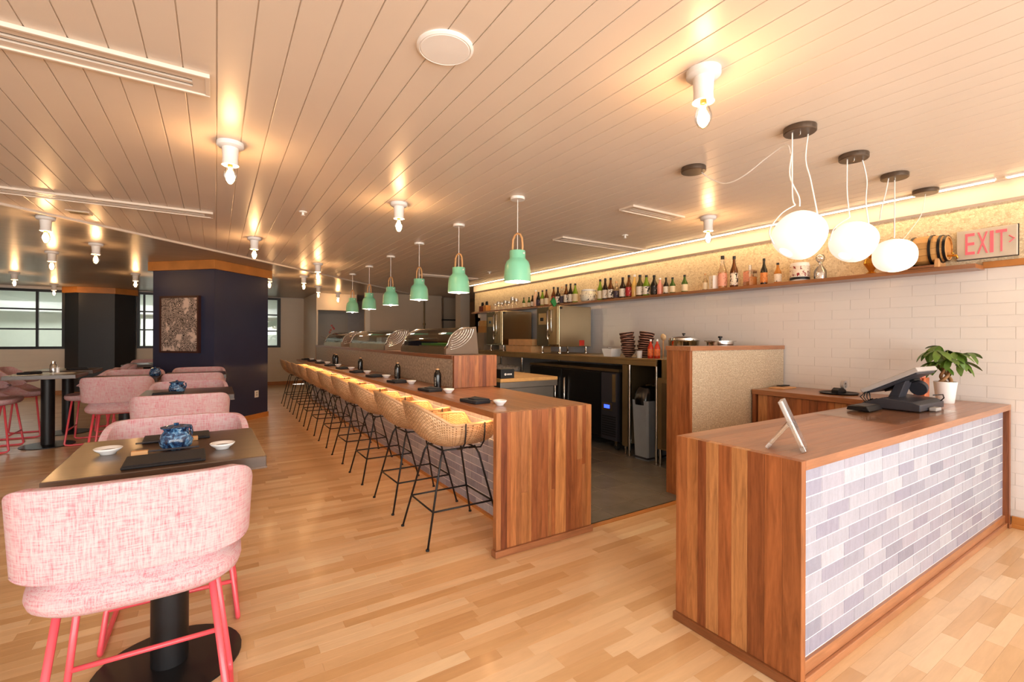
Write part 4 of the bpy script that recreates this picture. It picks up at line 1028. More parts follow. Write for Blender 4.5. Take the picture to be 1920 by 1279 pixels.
# undercounter fridge
fg = thing('undercounter_fridge', 'black two-door undercounter fridge below the steel counter', 'fridge', (4.24, 4.18, 0))
FL = 1.95
MB().box(0.03, 0.62, 0, FL, 0.12, 1.0).build('body', M['black'], fg, bevel=0.004)
MB().box(0.0, 0.63, -0.002, FL+0.002, 1.0, 1.035).build('top_lid', M['steel_dark'], fg, bevel=0.003)
for a, b_ in ((0.33, 1.13), (1.14, FL-0.01)):
    d_ = MB().box(0.0, 0.03, a, b_, 0.16, 0.985).build('door', plain('black_fridge_door', '#121214', 0.3), fg, bevel=0.005)
    hy = b_-0.10 if a < 1 else a+0.10
    MB().tube([(0.0, hy, 0.86), (-0.035, hy, 0.86), (-0.035, hy, 0.30), (0.0, hy, 0.30)], 0.014, 8).build('handle', M['chrome'], d_, smooth=True)
gp = MB().box(0.0, 0.03, 0.02, 0.31, 0.13, 0.985).build('vent_panel', M['char'], fg)
for k in range(9): MB().box(-0.004, 0.0, 0.05+0.012*0, 0.29, 0.18+0.03*k, 0.195+0.03*k).build('slat', M['black'], gp)
MB().box(-0.012, 0.0, 0.05, 0.10, 0.62, 0.97).build('grip', M['steel'], gp)
MB().box(-0.006, 0.0, 0.11, 0.29, 0.50, 0.60).build('control_box', M['steel_dark'], gp); MB().box(-0.008, -0.006, 0.15, 0.25, 0.53, 0.575).build('display', emit('blue_led_display', '#3a58ff', 2.0), gp)
for x, y in ((0.08, 0.1), (0.56, 0.1), (0.08, FL-0.1), (0.56, FL-0.1)):
    c_ = MB().lathe([(0.0,-0.014),(0.045,-0.014),(0.05,0.0),(0.045,0.014),(0.0,0.014)], 16, (x, y, 0.05), Matrix.Rotation(PI/2, 3, 'Y')).build('caster', M['rubber'], fg, smooth=40)
    MB().box(x-0.02, x+0.02, y-0.02, y+0.02, 0.055, 0.12).build('fork', M['chrome'], c_)
sp = tag(MB().box(0, 0.62, 0, 0.012, 0, 1.0).box(0, 0.03, -0.075, 0.0, 0.0, 1.0).build('side_panel', M['steel'], None, (4.235, 4.10, 0.105)), 'steel side panel standing between the fridge and the grey bin', 'panel')
MB().cyl(0.015, -0.105, 0.0, 10, (0.02, -0.03, 0)).cyl(0.015, -0.105, 0.0, 10, (0.55, 0.006, 0)).build('panel_foot', M['chrome'], sp)
# waste bin
bn = thing('waste_bin', 'tall slim grey waste bin with black liner under the steel counter', 'bin', (4.18, 3.665, 0))
def rrect(w, d, k): return [(k, 0), (w-k, 0), (w, k), (w, d-k), (w-k, d), (k, d), (0, d-k), (0, k)]
b = MB(); p0 = [(q[0]+0.03, q[1]+0.02) for q in rrect(0.42, 0.21, 0.02)]; p1 = rrect(0.48, 0.25, 0.02)
b.add([(x, y, 0) for x, y in p0] + [(x, y, 0.70) for x, y in p1], [tuple(range(7,-1,-1))] + [(i, (i+1)%8, 8+(i+1)%8, 8+i) for i in range(8)])
b.build('bin_body', plain('grey_bin_plastic', '#8d959f', 0.5), bn, bevel=0.004)
MB().box(0.02, 0.47, 0.015, 0.235, 0.02, 0.04).build('bin_floor', M['char'], bn)
b = MB(); rs = random.Random(2)
ring = []
for q, z, s in ((0, 0.655, 1.03), (1, 0.70, 1.05), (2, 0.745, 1.0), (3, 0.80, 0.94), (4, 0.845, 0.80)):
    ring.append([((x-0.24)*s+0.24+rs.uniform(-.008,.008), (y-0.125)*s+0.125+rs.uniform(-.008,.008), z+rs.uniform(-.012,.012)) for x, y in rrect(0.48, 0.25, 0.05)])
b.add([p for r_ in ring for p in r_], [(j*8+i, j*8+(i+1)%8, (j+1)*8+(i+1)%8, (j+1)*8+i) for j in range(4) for i in range(8)])
b.build('liner_bag', plain('black_bag', '#0d0d0f', 0.22), bn, subsurf=1, smooth=True)
sp_ = thing('stock_pot', 'tall steel stock pot on the shelf above the grey bin', 'pot', (4.70, 3.81, 0.8552))
MB().lathe([(0.0,0.0),(0.14,0.0),(0.145,0.01),(0.145,0.24),(0.15,0.245),(0.14,0.245),(0.135,0.02),(0.0,0.02)], 28).build('pot_body', M['steel'], sp_, smooth=40)
for s in (-1, 1): MB().tube([(s*0.145, -0.04, 0.19), (s*0.18, -0.03, 0.19), (s*0.18, 0.03, 0.19), (s*0.145, 0.04, 0.19)], 0.006, 6).build('handle', M['chrome'], sp_)

# steamers on the counter
def steamer(y0, label):
    t = thing('steamer', label, 'steamer', (4.35, y0, KZ+0.0002), 0, 'stainless steamers on the kitchen counter')
    W, D, z0, z1 = 0.64, 0.55, 0.105, 0.725
    MB().box(0.0, W, 0, D, z0, z1).build('body', M['steel_polish'], t, bevel=0.006)
    MB().box(-0.02, 0, 0.24, D-0.005, z0+0.01, z1-0.005).build('control_side', M['steel_dark_grey'], t, bevel=0.004)
    pn = MB().box(-0.026, -0.02, 0.29, D-0.06, z1-0.28, z1-0.10).build('control_panel', M['steel'], t, bevel=0.002)
    MB().box(-0.030, -0.026, 0.36, 0.44, z1-0.22, z1-0.17).build('display', M['black_gloss'], pn)
    dr = MB().box(-0.03, 0, 0.005, 0.225, z0+0.03, z1-0.01).build('door', M['steel'], t, bevel=0.006)
    MB().tube([(-0.03, 0.20, z1-0.06), (-0.065, 0.20, z1-0.08), (-0.065, 0.20, z0+0.20), (-0.03, 0.20, z0+0.17)], 0.014, 8).build('handle', M['chrome'], dr, smooth=True)
    MB().tube([(-0.03, 0.13, z1-0.05), (-0.05, 0.13, z1-0.07), (-0.05, 0.13, z0+0.25), (-0.03, 0.13, z0+0.22)], 0.010, 8).build('latch_bar', M['chrome'], dr, smooth=True)
    MB().tube([(-0.06, 0.20, z0+0.24), (-0.09, 0.17, z0+0.16), (-0.075, 0.16, z0+0.03)], 0.012, 7).build('lever', M['chrome'], dr, smooth=True)
    for x in (0.06, W-0.06):
        for y in (0.05, D-0.05): MB().lathe([(0.022,0),(0.022,0.02),(0.016,0.03),(0.016,z0)], 12, (x, y, 0)).build('leg', M['chrome'], t, smooth=40)
    MB().box(0.01, 0.06, -0.003, 0, z1-0.045, z1-0.02).build('badge', M['black'], t)
    return t
s1 = steamer(5.52, 'stainless steamer with a red warning sticker on the kitchen counter')
MB().box(0.40, 0.50, -0.003, 0.0, 0.12, 0.205).build('warning_sticker', plain('red_sticker', '#c8372c', 0.5), s1)
steamer(7.16, 'stainless steamer behind the stacked wooden boxes')
gcl = tag(MB().add([(0,0,0.10),(0.05,0.01,0.05),(0.06,0.0,-0.01),(0.01,-0.01,-0.05),(-0.05,0.0,0.03)], [(0,1,2,3,4)]).build('green_cloth', plain('green_cloth', '#1f7a3c', 0.7), None, (4.315, 5.62, KZ+0.76), solid=0.02), 'green folded cloth hooked on the corner of the stickered steamer', 'cloth')
for k, (z, w, lab) in enumerate(((0.0, 0.0, 'lower pale wooden box of the stack between the steamers'), (0.112, 0.05, 'upper pale wooden box of the stack between the steamers'))):
    wbx = thing('wooden_box', lab, 'box', (4.30+w*0.4, 6.18, KZ+0.0003+z), 0, 'wooden boxes on the counter')
    hh = 0.105; mm = M['bent_wood']
    MB().box(0, 0.40, 0, 0.012, 0.012, hh).box(0, 0.40, 0.758-w, 0.77-w, 0.012, hh).box(0, 0.012, 0.012, 0.758-w, 0.012, hh).box(0.388, 0.40, 0.012, 0.758-w, 0.012, hh).build('side', mm, wbx)
    MB().box(0, 0.40, 0, 0.77-w, 0, 0.0118).build('bottom', mm, wbx)
    if k: MB().box(0.012, 0.388, 0.013, 0.757-w, 0.085, 0.098).build('lid_board', mm, wbx)
cbx = thing('carton_stack', 'cardboard cartons piled beside the far steamer', 'cartons', (4.45, 8.02, KZ+0.0002))
MB().box(0, 0.35, 0, 0.3, 0, 0.34).build('carton', plain('grey_carton', '#8f8374', 0.8), cbx); MB().box(0.02, 0.33, 0.01, 0.28, 0.3405, 0.47).build('carton', plain('tan_carton', '#b98a52', 0.8), cbx); MB().box(0.03, 0.31, 0.02, 0.26, 0.4705, 0.58).build('carton', plain('tan_carton_b', '#c29a62', 0.8), cbx)
# small things along the counter's near half
wx = thing('white_bin', 'white open box of papers on the steel counter', 'box', (4.36, 4.42, KZ+0.0002), 0.1)
b = MB(); pr = [(-0.10,-0.07),(0.10,-0.07),(0.10,0.07),(-0.10,0.07)]
b.add([(x*0.85, y*0.85, 0) for x, y in pr] + [(x*1.08, y*1.1, 0.10) for x, y in pr], [(3,2,1,0)] + [(i,(i+1)%4,4+(i+1)%4,4+i) for i in range(4)])
b.build('box_walls', M['white'], wx, solid=0.004)
for k in range(3): MB().obox((-0.03+0.03*k, 0.01*k, 0.075+0.008*k), (0.07, 0.05, 0.001), Euler((0.25*k-0.2, 0.2, 0.3*k)).to_matrix()).build('paper', M['white'], wx)
BWL = NT('striped_bowl'); v = BWL.coord('Object', (1,1,1)); wv = BWL.n('ShaderNodeTexWave', bands_direction='Z'); wv.inputs['Scale'].default_value = 11; wv.inputs['Distortion'].default_value = 2.0; BWL.l(v, wv.inputs['Vector'])
BWL.base(BWL.ramp(wv.outputs['Fac'], [(0.62, '#2c1712'), (0.80, '#b58672')])); BWL.set(0.3)
def bowl_stack(x, y, n, tilt, lab):
    for i in range(n):
        last = i == n-1
        rot = (tilt[0]*i/n, tilt[1]*i/n, 0.5*i)
        b_ = thing('bowl', lab % ORD[i], 'bowl', (x + tilt[2]*i, y + tilt[3]*i, KZ+0.0004+0.052*i), 0, 'striped bowls stacked on the counter')
        b_.rotation_euler = rot
        MB().lathe([(0.0,0.008),(0.035,0.008),(0.036,0.0),(0.041,0.0),(0.043,0.01),(0.075,0.045),(0.092,0.085),(0.095,0.10),(0.091,0.10),(0.087,0.082),(0.07,0.05),(0.0,0.02)], 24).build('bowl_body', BWL.mat, b_, smooth=40)
bowl_stack(4.42, 4.19, 5, (0.0, 0.16, 0.0, 0.004), 'striped brown bowl, %s from the bottom of the pile beside the white box')
bowl_stack(4.46, 3.97, 5, (0.18, -0.16, 0.003, -0.004), 'striped brown bowl, %s from the bottom of the pile beside the red sauce bottles')
cp = tag(MB().lathe([(0.0,0.0),(0.028,0.0),(0.036,0.085),(0.038,0.087),(0.034,0.085),(0.027,0.004),(0.0,0.004)], 20).build('paper_cup', M['ceramic'], None, (4.30, 3.90, KZ+0.0002), smooth=40), 'white paper cup on the steel counter edge', 'cup')
RS = plain('red_chili_sauce', '#c2351d', 0.2); OL = plain('orange_label', '#e8743a', 0.5, var=0.3, scale=40)
sb = thing('sauce_bottle', 'x', 'bottle')
MB().lathe([(0,0),(0.034,0),(0.035,0.01),(0.035,0.12),(0.027,0.15),(0.013,0.18),(0.012,0.20),(0,0.20)], 18).build('bottle_body', RS, sb, smooth=40)
MB().lathe([(0.0355,0.03),(0.0355,0.11)], 18, caps=False).build('label', OL, sb, smooth=40); MB().cyl(0.013, 0.2005, 0.225, 12).build('cap', M['white'], sb, smooth=40)
put(sb, (4.36, 3.78, KZ+0.0002), 0, 'red chili sauce bottle with orange label next to the paper cup', 'red sauce bottles')
put(sb, (4.38, 3.70, KZ+0.0002), 0.4, 'red chili sauce bottle with orange label next to the steel rice pot', 'red sauce bottles')
ld = thing('ladle', 'round wooden ladle head leaning by the rice pot', 'ladle', (4.50, 3.71, KZ+0.0002))
MB().lathe([(0,-0.012),(0.03,-0.01),(0.042,0),(0.03,0.01),(0,0.012)], 18, (0,0,0.25), Matrix.Rotation(R(80), 3, 'Y')).build('head', plain('pale_ladle_wood', '#d9bd93', 0.6), ld, smooth=True); MB().tube([(0.0,0,0.002),(0.0,0,0.21)], 0.008, 7).build('shaft', M['bent_wood'], ld)
rp = thing('rice_pot', 'steel lidded rice pot behind the wing wall', 'pot', (4.64, 3.53, KZ+0.0002))
MB().lathe([(0,0),(0.16,0),(0.17,0.01),(0.17,0.20),(0.178,0.21),(0.17,0.215),(0,0.215)], 32).build('pot_body', M['chrome'], rp, smooth=40)
ldd = MB().lathe([(0.172,0.2155),(0.17,0.24),(0.12,0.262),(0,0.268)], 32).build('lid', M['chrome'], rp, smooth=40); MB().lathe([(0.01,0.268),(0.01,0.28),(0.02,0.285),(0.018,0.297),(0,0.299)], 14).build('knob', M['black'], ldd, smooth=40)
MB().lathe([(0.1715,0.13),(0.176,0.135),(0.176,0.145),(0.1715,0.15)], 32, caps=False).build('band', M['silver'], rp, smooth=40)
pn = thing('steel_pan', 'flat steel pan with dark knob beside the rice pot', 'pan', (4.70, 3.10, KZ+0.0002))
MB().lathe([(0,0),(0.13,0),(0.135,0.01),(0.14,0.20),(0.165,0.205),(0.165,0.212),(0,0.216)], 28).build('pan_body', M['chrome'], pn, smooth=40); MB().lathe([(0.012,0.216),(0.012,0.24),(0.024,0.245),(0.022,0.262),(0,0.264)], 14).build('knob', M['black'], pn, smooth=40)
for s in (-1, 1): MB().tube([(s*0.163,-0.04,0.2),(s*0.20,-0.03,0.2),(s*0.20,0.03,0.2),(s*0.163,0.04,0.2)], 0.007, 6).build('handle', M['chrome'], pn)
# prep table behind the ledge
pr_ = thing('prep_table', 'steel prep table with a wooden cutting top behind the sushi ledge', 'table', (2.46, 4.08, 0))
MB().box(0, 0.74, 0, 6.6, 0.965, 1.0).build('cutting_top', wood('cutting_board_wood', ['#c08f52', '#cf9f62'], 'y', 8, contrast=0.2), pr_, bevel=0.004)
MB().box(0.0, 0.74, 0.004, 6.6, 0.90, 0.964).box(0.02, 0.70, 0.02, 6.5, 0.14, 0.8995).build('steel_body', M['steel_grey'], pr_, bevel=0.004)
for x in (0.05, 0.67): 
    for y in (0.06, 3.2, 6.4): MB().cyl(0.02, 0, 0.14, 10, (x, y, 0)).build('leg', M['chrome'], pr_)
bbx = thing('black_carton', 'small black carton with white marking on the prep table', 'box', (2.50, 4.14, 1.0002))
MB().box(0, 0.165, 0, 0.14, 0, 0.095).build('carton_body', M['black'], bbx, bevel=0.002)
mk = MB().lathe([(0.013,-0.0008),(0.013,0.0)], 16, (0.055, -0.0005, 0.042), Matrix.Rotation(PI/2, 3, 'X'))
for k in range(4): mk.box(0.075+0.016*k, 0.087+0.016*k, -0.001, 0.0, 0.034, 0.050)
mk.build('marking', plain('pale_carton_print', '#d8d4cf', 0.6), bbx)
# bags and rolls on the under-shelf
for k, (x, y, r_, ln, rz, lab) in enumerate(((4.40, 7.0, 0.075, 0.5, 0.25, 'crumpled clear plastic bag on the shelf under the steamers'), (4.34, 6.62, 0.05, 0.28, 0.1, 'rolled white film on the shelf under the steamers'))):
    rs = random.Random(k+5); pts = [(0, ln*i/8-ln/2, r_ + 0.03*(i/8 if k == 0 else 0)) for i in range(9)]
    rad = [r_*(0.6+0.5*rs.random()) if k == 0 else r_ for i in range(9)]
    tag(MB().tube(pts, rad, 10).build('plastic_roll' if k else 'plastic_bag', plain('milky_film_%d' % k, '#b9b2ab', 0.25, var=0.3, scale=30), None, (x, y, 0.7553+ (0.03 if k == 0 else 0)), (0,0,rz), True), lab, 'roll' if k else 'bag')

# ================================================================== BOTTLE SHELF
SZ = 2.006
shf = tag(MB().box(0, 0.235, 0, 8.3, -0.034, 0.0).build('wall_shelf', M['walnut_y'], None, (XW-0.236, 1.095, SZ), bevel=0.002), 'long walnut wall shelf carrying the sake bottles', 'shelf')
GC = {'green': plain('green_bottle_glass', '#6e8a1c', 0.12, var=0.1), 'dkgreen': plain('dark_green_bottle_glass', '#3c5a20', 0.12), 'brown': plain('brown_bottle_glass', '#5d3212', 0.12, var=0.2),
      'dark': plain('dark_bottle_glass', '#2b1d14', 0.12), 'black': plain('black_bottle_glass', '#17140f', 0.15), 'olive': plain('olive_bottle_glass', '#4a4020', 0.12),
      'amber': plain('amber_bottle_glass', '#b0702a', 0.12), 'yellow': plain('pale_yellow_bottle', '#e3b968', 0.2), 'pink': plain('pink_bottle', '#e79a8a', 0.25),
      'clear': thin_glass('clear_bottle_glass', (0.97, 0.92, 0.84, 1), 0.15), 'blush': plain('blush_bottle', '#f0c5a6', 0.3)}
def labmat(name, bgc, ink, amount):
    m = NT(name); f = m.noise(m.coord('Object', (1, 1, 0.8)), 38, 2, 0.6, 0.8)
    m.base(m.ramp(f, [(amount-0.02, ink), (amount+0.02, bgc)])); m.set(0.6); return m.mat
LB = {'white': labmat('white_label_ink', '#e9dfcf', '#40342c', 0.36), 'brush': labmat('white_brush_label', '#ece3d4', '#1b1512', 0.43), 'plain': plain('cream_label', '#e6d8b8', 0.6),
      'red': labmat('red_label', '#b3242a', '#e8c9b0', 0.36), 'dark': labmat('dark_label', '#3a3140', '#b9a48e', 0.36), 'orange': labmat('orange_crest_label', '#d98a4a', '#5a2c1a', 0.4),
      'pink': labmat('pink_label', '#eba890', '#8c4a34', 0.36), 'dot': labmat('black_dot_label', '#1c1815', '#e8e0d4', 0.33)}
def bottle(y, h, w, glass, label, lab, capc='dark', x=0.0):
    t = thing('bottle', lab, 'bottle', (4.985+x, y, SZ+0.0002), random.uniform(-0.4, 0.4), 'bottles on the wall shelf')
    r = w/2
    MB().lathe([(0,0),(r*0.95,0),(r,0.006),(r,h*0.50),(r*0.9,h*0.57),(r*0.52,h*0.70),(r*0.36,h*0.80),(r*0.34,h*0.93),(0,h*0.93)], 18).build('bottle_glass', GC[glass], t, smooth=40)
    MB().lathe([(r*0.40,h*0.90),(r*0.40,h),(0,h)], 12).build('cap', {'dark': M['black'], 'white': M['white'], 'gold': M['bent_wood']}[capc], t, smooth=40)
    if label: MB().lathe([(r*1.012,h*0.08),(r*1.012,h*0.46)], 18, caps=False).build('label', LB[label], t, smooth=True)
    return t
BT = [ # y, height, width, glass, label, cap, look
 (7.416, .20, .062, 'dkgreen', 'plain', 'dark', 'small dark green'), (7.238, .195, .062, 'dkgreen', 'plain', 'dark', 'small dark green'), (7.123, .215, .07, 'dark', 'white', 'dark', 'small dark brown'),
 (7.02, .31, .085, 'blush', None, 'white', 'tall blush pink'), (6.93, .265, .085, 'black', 'dark', 'dark', 'black glass'), (6.811, .285, .08, 'green', 'plain', 'dark', 'bright green'),
 (6.69, .29, .08, 'brown', 'plain', 'dark', 'brown'), (6.48, .315, .085, 'brown', 'red', 'dark', 'tall brown red-labelled'), (6.36, .30, .09, 'dark', 'brush', 'dark', 'dark white-labelled'),
 (6.25, .30, .08, 'clear', 'dark', 'gold', 'clear dark-labelled'), (6.132, .33, .088, 'brown', 'brush', 'dark', 'brown brush-lettered'), (6.02, .33, .085, 'dark', 'white', 'dark', 'dark brown'), (5.90, .32, .09, 'green', 'plain', 'dark', 'yellow-green'),
 (5.31, .325, .09, 'green', 'plain', 'dark', 'bright green'), (5.20, .33, .09, 'dark', 'white', 'dark', 'dark brown'), (5.085, .325, .095, 'brown', 'brush', 'dark', 'brown brush-lettered'),
 (4.968, .26, .085, 'clear', 'dark', 'gold', 'squat clear dark-labelled'), (4.84, .305, .10, 'dark', 'white', 'dark', 'dark white-labelled'), (4.72, .325, .095, 'brown', 'red', 'dark', 'tall brown red-labelled'),
 (4.615, .32, .085, 'yellow', None, 'white', 'pale yellow'), (4.515, .305, .105, 'olive', 'white', 'dark', 'broad olive'), (4.40, .288, .10, 'green', 'brush', 'dark', 'green brush-lettered'),
 (4.266, .272, .095, 'black', 'dot', 'dark', 'black dotted'), (4.168, .225, .075, 'pink', None, 'white', 'small pink'), (4.069, .22, .072, 'dark', 'white', 'dark', 'small dark brown'),
 (3.966, .21, .076, 'dkgreen', 'plain', 'dark', 'small green'), (3.782, .222, .08, 'dkgreen', 'plain', 'dark', 'lone small green'),
 (3.49, .205, .06, 'clear', 'plain', 'gold', 'slim clear'), (3.262, .385, .10, 'clear', 'pink', 'dark', 'large clear peach-filled'), (3.118, .36, .085, 'brown', 'brush', 'dark', 'tall brown brush-lettered'),
 (2.775, .285, .07, 'black', 'orange', 'dark', 'black orange-crested'), (2.628, .218, .072, 'amber', 'white', 'dark', 'small amber')]
after = [b for b in BT if b[0] < 5.5]; before = [b for b in BT if b[0] > 5.5][::-1]
for i, b in enumerate(after): bottle(b[0], b[1], b[2], b[3], b[4], '%s bottle on the shelf, %s from the patterned jar toward the barrel' % (b[6], (ORD + ['eighteenth', 'nineteenth'])[i]), b[5])
for i, b in enumerate(before): bottle(b[0], b[1], b[2], b[3], b[4], '%s bottle on the shelf, %s from the patterned jar toward the glassware' % (b[6], ORD[i]), b[5])
amb = tag(MB().lathe([(0,0.006),(0.046,0.006),(0.046,0.19),(0,0.19)], 16).build('drink_fill', plain('peach_drink', '#e6a066', 0.3), None, (0,0,0)), kind=None)
for o_ in [o for o in COL.objects if o.get('label', '').startswith('large clear peach-filled')]: amb.parent = o_
jr = thing('ceramic_jar', 'squat white jar with dark blossom pattern on the bottle shelf', 'jar', (4.985, 5.575, SZ+0.0002))
MB().lathe([(0,0),(0.10,0),(0.125,0.02),(0.14,0.07),(0.135,0.12),(0.11,0.155),(0.105,0.165),(0,0.165)], 28).build('jar_body', labmat('blossom_glaze', '#eadfc8', '#2c211a', 0.40), jr, smooth=40)
MB().lathe([(0.112,0.1655),(0.112,0.185),(0.10,0.192),(0,0.194)], 26).build('lid', M['ceramic'], jr, smooth=40)
ct = thing('sake_carton', 'small white carton with black lettering on the bottle shelf', 'carton', (4.985, 3.375, SZ+0.0002), -0.5)
MB().box(-0.035, 0.035, -0.05, 0.05, 0, 0.165).build('carton_body', M['white'], ct, bevel=0.002); MB().box(-0.0365, -0.0351, -0.045, -0.005, 0.02, 0.135).build('lettering', LB['brush'], ct)
sq = thing('square_bottle', 'square clear bottle with a pink tree label on the bottle shelf', 'bottle', (4.985, 2.93, SZ+0.0002), -0.5)
MB().box(-0.045, 0.045, -0.065, 0.065, 0, 0.175).build('bottle_glass', GC['clear'], sq, bevel=0.008); MB().box(-0.0472, -0.0455, -0.055, 0.055, 0.05, 0.165).build('label', LB['pink'], sq)
MB().box(-0.038, 0.038, -0.058, 0.058, 0.006, 0.10).build('drink_fill', plain('amber_drink', '#d58b4c', 0.3), sq); MB().cyl(0.016, 0.175, 0.235, 12).build('stopper', M['acrylic'], sq)
kg = thing('sake_keg', 'straw wrapped white sake keg with black and red lettering on the shelf', 'keg', (4.985, 2.41, SZ+0.0002), 0.4)
MB().lathe([(0,0),(0.075,0),(0.085,0.02),(0.088,0.16),(0.08,0.185),(0,0.19)], 24).build('keg_body', M['white'], kg, smooth=40)
MB().lathe([(0.0885,0.045),(0.0895,0.15)], 24, caps=False).build('lettering', labmat('keg_lettering', '#e8dccb', '#8a1d1d', 0.42), kg, smooth=True); MB().lathe([(0.087,0.015),(0.089,0.02),(0.089,0.035),(0.087,0.04)], 24, caps=False).build('rope', M['black'], kg, smooth=True)
dc = thing('glass_decanter', 'round clear decanter with gold cord on the shelf by the keg', 'decanter', (4.985, 2.22, SZ+0.0002))
MB().lathe([(0,0),(0.05,0),(0.055,0.06),(0.05,0.09),(0.018,0.14),(0.015,0.17),(0,0.17)], 18).build('decanter_glass', M['acrylic'], dc, smooth=40); MB().lathe([(0.02,0.17),(0.035,0.19),(0.04,0.215),(0.03,0.24),(0,0.25)], 16).build('stopper', M['acrylic'], dc, smooth=True)
gd = thing('gold_ornament', 'golden round ornament on the shelf beyond the glass globes', 'ornament', (4.985, 1.80, SZ+0.0002))
GOLD = plain('gold_leaf', '#d69b3c', 0.25, 0.9, var=0.2)
MB().lathe([(0,0),(0.04,0),(0.045,0.01),(0.02,0.03),(0.035,0.06),(0.06,0.10),(0.05,0.14),(0.02,0.155),(0,0.157)], 18).build('ornament_body', GOLD, gd, smooth=40); MB().lathe([(0.02,0.155),(0.03,0.18),(0,0.21)], 14).build('finial', GOLD, gd, smooth=True)
# glassware at the far end of the shelf
for i in range(7):
    y = 7.68 + 0.135*i; hh = (0.20, 0.24, 0.17, 0.19, 0.16, 0.18, 0.15)[i]
    g_ = thing('wine_glass', 'clear stemmed glass on the wall shelf, %s past the small green bottles' % ORD[i], 'glass', (4.985, y, SZ+0.0002), 0, 'glassware on the wall shelf')
    MB().lathe([(0,0),(0.035,0),(0.034,0.003),(0.005,0.008),(0.004,hh*0.45)], 16).build('stem', M['acrylic'], g_, smooth=40)
    MB().lathe([(0.004,hh*0.45),(0.03,hh*0.55),(0.042,hh*0.75),(0.036,hh)], 18, caps=False).build('cup', M['acrylic'], g_, smooth=True)
for i, (y, h, cl, lab) in enumerate(((8.86, 0.13, 'tan', 'small tan caddy at the far end of the bottle shelf'), (9.05, 0.12, 'red', 'small dark red caddy at the far end of the bottle shelf'))):
    t = thing('caddy', lab, 'caddy', (4.985, y, SZ+0.0002)); mm = plain('caddy_' + cl, '#c48a44' if cl == 'tan' else '#6a2a1c', 0.5)
    MB().box(-0.06, 0.06, -0.06, 0.06, 0, h).build('caddy_box', mm, t, bevel=0.004)
    for q in (-0.025, 0.025): MB().lathe([(0.018,h),(0.018,h+0.06),(0.008,h+0.09),(0,h+0.1)], 10, (0, q, 0)).build('jar', M['black_gloss'], t, smooth=40)
# barrel
br_ = thing('oak_barrel', 'small oak barrel with black hoops and brass tap on the wall shelf', 'barrel', (4.955, 1.42, SZ+0.0002))
BRW = wood('barrel_oak', ['#c98f4e', '#d8a564', '#b97f40'], 'y', 10, contrast=0.25)
Mx = Matrix.Rotation(-PI/2, 3, 'X')
for k in range(14):
    a0, a1 = 2*PI*k/14 + 0.01, 2*PI*(k+1)/14 - 0.01; b_ = MB()
    sec = [(-0.155, 0.098), (-0.08, 0.114), (0.0, 0.12), (0.08, 0.114), (0.155, 0.098)]
    vs = [];
    for (q, r_) in sec:
        for (a, rr) in ((a0, r_), (a1, r_), (a1, r_-0.012), (a0, r_-0.012)): vs.append((rr*math.cos(a), q, rr*math.sin(a)))
    fs = [(j*4+i, j*4+(i+1)%4, (j+1)*4+(i+1)%4, (j+1)*4+i) for j in range(4) for i in range(4)] + [(0,3,2,1), (16,17,18,19)]
    b_.add(vs, fs); b_.build('stave', BRW, br_, (0, 0, 0.15))
for q, r_ in ((-0.145, 0.101), (-0.115, 0.1085), (-0.06, 0.118), (0.06, 0.118), (0.145, 0.101)):
    MB().lathe([(r_, -0.009), (r_+0.004, -0.009), (r_+0.004, 0.009), (r_, 0.009)], 28, (0, q, 0.15), Matrix.Rotation(PI/2, 3, 'X'), caps=False).build('hoop', M['black'], br_, smooth=40)
for q in (-0.14, 0.14): MB().lathe([(0, -0.005), (0.088, -0.005), (0.088, 0.005), (0, 0.005)], 24, (0, q, 0.15), Matrix.Rotation(PI/2, 3, 'X')).build('head', BRW, br_)
MB().tube([(0, -0.14, 0.09), (0, -0.20, 0.085), (0, -0.205, 0.06)], 0.008, 8).tube([(-0.025, -0.18, 0.105), (0.025, -0.18, 0.105)], 0.006, 6).build('tap', GOLD, br_, smooth=True)
for q in (-0.10, 0.10): MB().prism([(-0.09, 0), (0.09, 0), (0.075, 0.07), (0.03, 0.038), (-0.03, 0.038), (-0.075, 0.07)], 'y', q-0.014, q+0.014).build('cradle', M['bent_wood'], br_, bevel=0.002)
MB().box(-0.09, -0.06, -0.0855, 0.0855, 0.002, 0.02).build('cradle_rail', M['walnut_y'], br_)
# exit sign
ex = thing('exit_sign', 'white EXIT sign with red letters and arrow on the pebbled wall', 'sign', (XW-0.0125, 1.08, 2.065), -PI/2)
MB().box(-0.17, 0.17, -0.035, 0.0, 0, 0.232).build('sign_box', plain('brushed_sign_face', '#c9c2b6', 0.4, 0.3), ex, bevel=0.004)
MB().box(-0.1735, 0.1735, -0.012, 0.0, -0.004, 0.236).build('backplate', M['black'], ex)
def text_mesh(txt, size, depth, mat, name, parent, loc, rot, sx=1.0, bold=0.0):
    cu = bpy.data.curves.new(name, 'FONT'); cu.body = txt; cu.size = size; cu.extrude = depth; cu.align_x = 'LEFT'; cu.offset = bold
    tmp = bpy.data.objects.new(name + '_tmp', cu); COL.objects.link(tmp); bpy.context.view_layer.update()
    me = bpy.data.meshes.new_from_object(tmp.evaluated_get(bpy.context.evaluated_depsgraph_get())); me.name = name
    bpy.data.objects.remove(tmp); me.materials.clear(); me.materials.append(mat)
    o = obj(name, me, parent, loc, rot); o.scale = (sx, 1, 1); return o
RED = emit('exit_red_letter', '#e0606c', 0.25)
